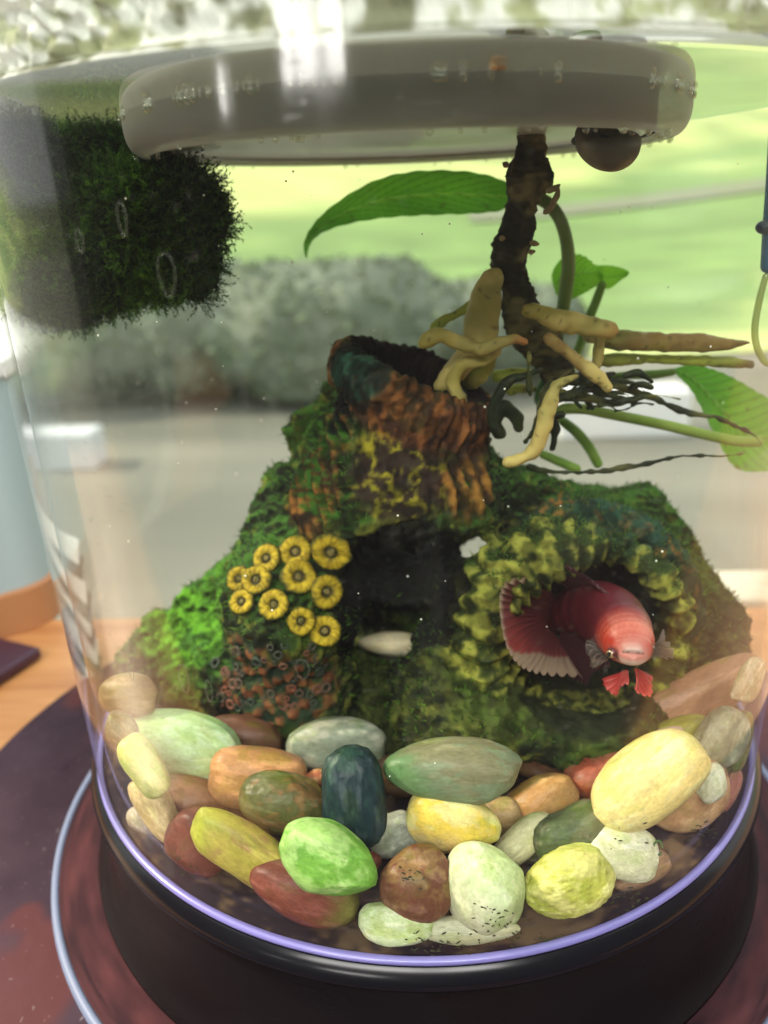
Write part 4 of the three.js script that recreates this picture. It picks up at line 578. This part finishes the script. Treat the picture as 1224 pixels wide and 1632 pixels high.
  leaf([[487, 411, 490, 411], [484, 392, 492, 398], [492, 370, 500, 383], [512, 345, 522, 369], [550, 316, 565, 357], [600, 290, 615, 350], [650, 278, 662, 347], [705, 275, 715, 345], [760, 279, 762, 343], [800, 290, 800, 337], [822, 305, 822, 322]], -0.3, (u, v) => 0.06 * Math.sin(u * 3) - 0.05 * v, [[0.09, 0.3, 0.02], [0.14, 0.4, 0.035]], 'long drooping leaf behind the stem');
  leaf([[884, 466, 886, 470], [878, 440, 894, 478], [888, 420, 906, 480], [905, 408, 925, 472], [928, 410, 942, 462], [948, 424, 955, 455], [960, 430, 962, 452]], -0.32, (u, v) => 0.08 * v, [[0.2, 0.5, 0.03], [0.28, 0.6, 0.05]], 'small leaf, left half');
  leaf([[950, 424, 960, 455], [964, 424, 966, 462], [982, 426, 976, 458], [996, 430, 988, 448], [1003, 434, 1000, 440]], -0.3, (u, v) => 0.08 * u, [[0.22, 0.55, 0.03], [0.3, 0.62, 0.05]]);
  leaf([[1072, 588, 1076, 596], [1100, 582, 1100, 624], [1132, 590, 1122, 668], [1166, 606, 1144, 714], [1202, 628, 1168, 748], [1240, 650, 1215, 752], [1275, 690, 1260, 742]], -0.16, (u, v) => -0.12 * u + 0.05 * v, [[0.12, 0.4, 0.02], [0.18, 0.5, 0.03]], 'broad leaf at the right wall');
}
// ---------------------------------------------------------------- red betta looking out of the ringed cave
{
  const g = thing('betta_fish', at(985, 1010, 0.5), 'red betta fish with dark fins looking out of the ringed cave', 'fish');
  const P = (x, y, z) => at(x, y, z);
  const sp = [[1009, 1052, 0.66, 9, 8], [1008, 1046, 0.645, 22, 17], [1006, 1036, 0.62, 34, 27], [1001, 1022, 0.58, 41, 38], [992, 1005, 0.52, 46, 48], [978, 990, 0.43, 47, 54], [958, 978, 0.33, 44, 52], [934, 972, 0.23, 36, 44], [908, 974, 0.14, 26, 34], [888, 982, 0.08, 17, 26], [876, 988, 0.05, 9, 20]];
  const cv = new THREE.CatmullRomCurve3(sp.map(([x, y, z]) => P(x, y, z)), false, 'centripetal');
  const NU = 280, NV = 112, pos = [], idx = [];
  const prof = (t, k) => { const u = t * (sp.length - 1), i = Math.min(sp.length - 2, Math.floor(u)), f = u - i, q = f * f * (3 - 2 * f); return mix(sp[i][k], sp[i + 1][k], q); };
  for (let i = 0; i <= NU; i++) { const t = i / NU, tt = cv.getUtoTmapping(t), c = cv.getPoint(tt), d = cv.getTangent(tt), s = d.clone().cross(V(0, 1, 0)).normalize(), up = s.clone().cross(d).normalize(), un = unit(c); const cap = i === 0 ? 0.05 : i === NU ? 0.2 : 1; for (let j = 0; j <= NV; j++) { const a = j / NV * 6.28318, w = prof(tt, 3) * un * cap, h = prof(tt, 4) * un * cap; const ca = Math.cos(a), sa = Math.sin(a); const q = c.clone().addScaledVector(s, Math.sign(ca) * Math.pow(Math.abs(ca), 0.9) * w).addScaledVector(up, sa * h); pos.push(q.x, q.y, q.z); } }
  for (let i = 0; i < NU; i++) for (let j = 0; j < NV; j++) { const a = i * (NV + 1) + j, b = a + NV + 1; idx.push(a, b, a + 1, b, b + 1, a + 1); }
  let body = new THREE.BufferGeometry(); body.setAttribute('position', new THREE.Float32BufferAttribute(pos, 3)); body.setIndex(idx); body.computeVertexNormals();
  const scale = (k) => { const t = Math.floor(k / (NV + 1)) / NU, a = 40 * Math.pow(t, 0.85), b = 28 * (k % (NV + 1)) / NV + (Math.floor(a) % 2) * 0.5, f = a - Math.floor(a), g = b - Math.floor(b) - 0.5; return smooth(0.5, 1.0, f + 1.6 * g * g) * (0.55 + 0.9 * (0.5 + noise(k * 0.0031, t * 60, 2))); };
  const tip = P(1010, 1047, 0.66), eL = P(976, 1043, 0.63), eR = P(1036, 1036, 0.62), uu = unit(tip), mouth = P(1011, 1043, 0.66);
  // scales: a staggered relief over the flanks, and the cleft of the mouth
  push(body, (p) => { const d = p.distanceTo(tip) / uu; let k = 0; const dx = (p.x - mouth.x) / uu, dy = (p.y - mouth.y) / uu; if (p.z > 0.55) { const arc = dy + 0.012 * dx * dx; k -= 0.006 * Math.exp(-((arc / 2.2) ** 2)) * smooth(20, 12, Math.abs(dx)); k += 0.004 * Math.exp(-(((arc - 6) / 4) ** 2)) * smooth(18, 8, Math.abs(dx)); } return k; });
  paint(body, (p, n, bi) => {
    const d = p.distanceTo(tip) / uu, f = fbm(p.x * 20, p.y * 20, p.z * 20, 4), sc = scale(bi) * smooth(18, 40, d) * 0.42 - 0.05, lowf = smooth(0.15, -0.5, n.y);
    let c = mixc([0.42, 0.035, 0.018], [0.64, 0.15, 0.09], smooth(-0.1, 0.9, sc + f)); c = mixc(c, [0.66, 0.3, 0.24], smooth(0.4, 0.95, n.y + f) * 0.3);
    c = mixc(c, [0.12, 0.014, 0.022], smooth(62, 112, d)); c = mixc(c, [0.6, 0.3, 0.24], smooth(44, 20, d) * 0.6); c = mixc(c, [0.62, 0.46, 0.38], lowf * smooth(46, 20, d));
    const dx = (p.x - mouth.x) / uu, dy = (p.y - mouth.y) / uu, arc = dy + 0.012 * dx * dx; if (p.z > 0.55 && d < 40) { c = mixc(c, [0.07, 0.02, 0.02], Math.exp(-((arc / 1.8) ** 2)) * smooth(19, 13, Math.abs(dx)) * 0.85); c = mixc(c, [0.65, 0.5, 0.44], Math.exp(-(((arc - 6) / 4) ** 2)) * smooth(18, 8, Math.abs(dx)) * 0.7); }
    for (const e of [eL, eR]) c = mixc(c, [0.08, 0.02, 0.02], smooth(17, 8, p.distanceTo(e) / uu) * 0.8);
    return c;
  });
  part('body', body, std({ vertexColors: true, roughness: 0.35, specularIntensity: 0.6 }), g);
  for (const [e, s] of [[eL, -1], [eR, 1]]) { const c = e.clone(); const b = new THREE.SphereGeometry(9 * uu, 24, 18); paint(b, (q) => { const d = q.clone().normalize().dot(V(s * 0.72, 0.1, 0.68)); return d > 0.86 ? [0.005, 0.005, 0.006] : d > 0.7 ? [0.4, 0.25, 0.12] : [0.1, 0.02, 0.02]; }); b.translate(c.x, c.y, c.z - 0.006); part('eye', b, std({ vertexColors: true, roughness: 0.12, clearcoat: 1 }), g); }
  // fins: pleated fans from a base line to an outer edge
  const fan = (base, edge, o) => {
    const bc = new THREE.CatmullRomCurve3(base.map((q) => P(...q))), ec = new THREE.CatmullRomCurve3(edge.map((q) => P(...q))), n = o.rays ?? 26;
    const f = grid(n * 6, 30, (u, v) => { const a = bc.getPoint(u), b = ec.getPoint(u).addScaledVector(V(0, -1, 0), (o.frill ?? 0.006) * Math.cos(u * n * 6.28)); const p = a.lerp(b, v); p.addScaledVector(V(0.3, 0.1, 0.95), (o.wave ?? 0.02) * Math.sin(u * 9 + v * 3) * v + 0.004 * Math.sin(u * n * 6.28)); return p; });
    const q = f.attributes.uv; paint(f, (p, nn, i) => { const u = q.getX(i), v = q.getY(i), ray = 0.5 + 0.5 * Math.cos(u * n * 6.28); return o.col(u, v, ray, fbm(p.x * 9, p.y * 9, p.z * 9, 3)); });
    part(o.name, f, std({ vertexColors: true, roughness: 0.5, transmission: o.tr ?? 0.3, thickness: 0, sheen: 0.3, sheenColor: rgb(0.5, 0.1, 0.1) }), g);
  };
  fan([[892, 962, 0.1], [884, 975, 0.08], [878, 988, 0.07], [876, 1000, 0.08], [884, 1010, 0.1]], [[862, 922, 0.36], [812, 936, 0.46], [799, 972, 0.5], [802, 1024, 0.52], [828, 1058, 0.53], [876, 1080, 0.52], [934, 1082, 0.48]], { name: 'tail_fin', rays: 22, frill: 0.006, wave: 0.025, col: (u, v, r, f) => { let c = mixc([0.07, 0.01, 0.014], [0.2, 0.022, 0.024], r); c = mixc(c, [0.45, 0.045, 0.035], smooth(0.4, 0.8, v) * smooth(0.3, 0.55, u) * 0.8); const edge = 0.97 - 0.36 * smooth(0.5, 0.75, u); return mixc(c, [0.52, 0.4, 0.27], smooth(edge - 0.03, edge + 0.03, v + f * 0.03 + 0.02 * r)); } });
  fan([[978, 958, 0.44], [955, 940, 0.36], [930, 932, 0.27], [905, 940, 0.18]], [[972, 950, 0.45], [935, 920, 0.4], [892, 897, 0.32], [872, 905, 0.2]], { name: 'dorsal_fin', rays: 16, col: (u, v, r) => mixc(mixc([0.03, 0.006, 0.01], [0.14, 0.02, 0.035], r), [0.25, 0.12, 0.14], smooth(0.93, 1, v) * 0.6) });
  fan([[966, 1030, 0.46], [940, 1022, 0.36], [915, 1012, 0.24], [895, 1004, 0.14]], [[968, 1062, 0.5], [940, 1085, 0.44], [912, 1080, 0.36], [884, 1060, 0.26]], { name: 'anal_fin', rays: 18, col: (u, v, r) => mixc([0.035, 0.006, 0.012], [0.13, 0.016, 0.022], r) });
  fan([[1000, 1068, 0.6], [994, 1070, 0.58]], [[1000, 1090, 0.63], [990, 1100, 0.64], [978, 1106, 0.635], [968, 1100, 0.62], [963, 1084, 0.6]], { name: 'pelvic_fin', rays: 8, frill: 0.003, wave: 0.01, col: (u, v, r) => mixc([0.3, 0.015, 0.012], [0.55, 0.045, 0.03], r) });
  fan([[1012, 1066, 0.62], [1018, 1066, 0.61]], [[1013, 1094, 0.66], [1020, 1106, 0.665], [1031, 1106, 0.66], [1040, 1096, 0.65], [1044, 1078, 0.63]], { name: 'pelvic_fin', rays: 8, frill: 0.003, wave: 0.01, col: (u, v, r) => mixc([0.32, 0.02, 0.014], [0.6, 0.06, 0.04], r) });
  const wisp = (x, y, pts) => fan([[x, y - 6, 0.54], [x, y + 8, 0.54]], pts, { name: 'pectoral_fin', rays: 9, frill: 0.012, wave: 0.02, tr: 0.96, col: (u, v, r) => mixc([0.8, 0.74, 0.7], [0.5, 0.44, 0.4], r) });
  wisp(1036, 1035, [[1058, 1008, 0.56], [1066, 1026, 0.57], [1062, 1042, 0.57], [1050, 1052, 0.56]]); wisp(970, 1040, [[948, 1022, 0.52], [938, 1040, 0.54], [942, 1056, 0.55], [955, 1064, 0.56]]);
}
{ // specks adrift in the water
  const sp = []; for (let i = 0; i < 110; i++) { const y = rr(0.35, 1.6), a = rr(0, 6.283), r = Math.sqrt(rnd()) * 0.93, k = rr(0.0012, 0.0028); sp.push(new THREE.SphereGeometry(k, 6, 5).translate(Math.sin(a) * r, y, Math.cos(a) * r)); }
  tag(part('floating_specks', mergeGeometries(sp), std({ color: rgb(0.85, 0.86, 0.75), roughness: 0.6 })), 'tiny pale specks adrift in the water', 'debris', null, 'stuff');
}
// ---------------------------------------------------------------- fitting at the right wall, added strips for refracted streaks at the left
{
  const z = 0.16, a = at(1224, 300, z), g = thing('cleaning_tongs', at(1226, 430, z), 'blue and clear plastic loop hanging at the right wall of the tank', 'aquarium tool');
  const tb = (l, n = 60) => { const p = l.map(([x, y]) => at(x, y, z)), r = l.map((q) => q[2] * unit(at(q[0], q[1], z))); return tube(p, r, n, 14); };
  part('handle', tb([[1236, 200, 10], [1232, 290, 11], [1228, 360, 12], [1224, 436, 12]]), std({ color: rgb(0.01, 0.1, 0.2), roughness: 0.35 }), g);
  const k = at(1220, 362, z + 0.02), kb = new THREE.SphereGeometry(14 * unit(k), 18, 12).scale(1.1, 0.8, 1).translate(k.x, k.y, k.z); part('knob', kb, std({ color: rgb(0.012, 0.03, 0.06), roughness: 0.4 }), g);
  part('clear_loop', tb([[1222, 434, 5], [1210, 480, 5.5], [1203, 530, 5.5], [1210, 562, 5.5], [1226, 580, 5.5], [1244, 560, 5.5], [1246, 440, 5]]), std({ color: rgb(0.55, 0.62, 0.22), roughness: 0.15, transmission: 0.6, thickness: 0, clearcoat: 1 }), g);
}
{  // strips added in the shape of light bent by the glass edge
  const g = thing('added_streaks', at(130, 1000, -0.72), 'added curved strips imitating refracted light streaks at the left edge of the tank', 'streaks');
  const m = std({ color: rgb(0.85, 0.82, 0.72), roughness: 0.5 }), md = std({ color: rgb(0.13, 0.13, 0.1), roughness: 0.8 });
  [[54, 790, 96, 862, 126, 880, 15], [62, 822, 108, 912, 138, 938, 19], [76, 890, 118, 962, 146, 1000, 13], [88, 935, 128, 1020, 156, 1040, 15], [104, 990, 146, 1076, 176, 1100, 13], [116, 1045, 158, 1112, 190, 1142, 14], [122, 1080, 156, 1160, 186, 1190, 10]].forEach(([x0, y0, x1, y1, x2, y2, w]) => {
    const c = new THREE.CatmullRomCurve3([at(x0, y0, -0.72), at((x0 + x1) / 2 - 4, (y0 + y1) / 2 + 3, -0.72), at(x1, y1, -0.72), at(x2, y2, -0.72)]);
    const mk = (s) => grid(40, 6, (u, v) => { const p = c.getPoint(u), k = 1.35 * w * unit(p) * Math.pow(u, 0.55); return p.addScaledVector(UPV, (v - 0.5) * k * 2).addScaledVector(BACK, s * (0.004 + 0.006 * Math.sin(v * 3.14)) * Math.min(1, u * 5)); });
    const a = mk(1), b = mk(-1); b.index.array.reverse(); b.computeVertexNormals(); part('streak_strip', mergeGeometries([a, b]), m, g); const dk = a.clone().translate(0, -2.1 * w * unit(c.getPoint(0.8)), -0.012); part('streak_strip', dk, md, g);  // dark strip added as the gap between two streaks
  });
}

renderer.render(scene, camera);
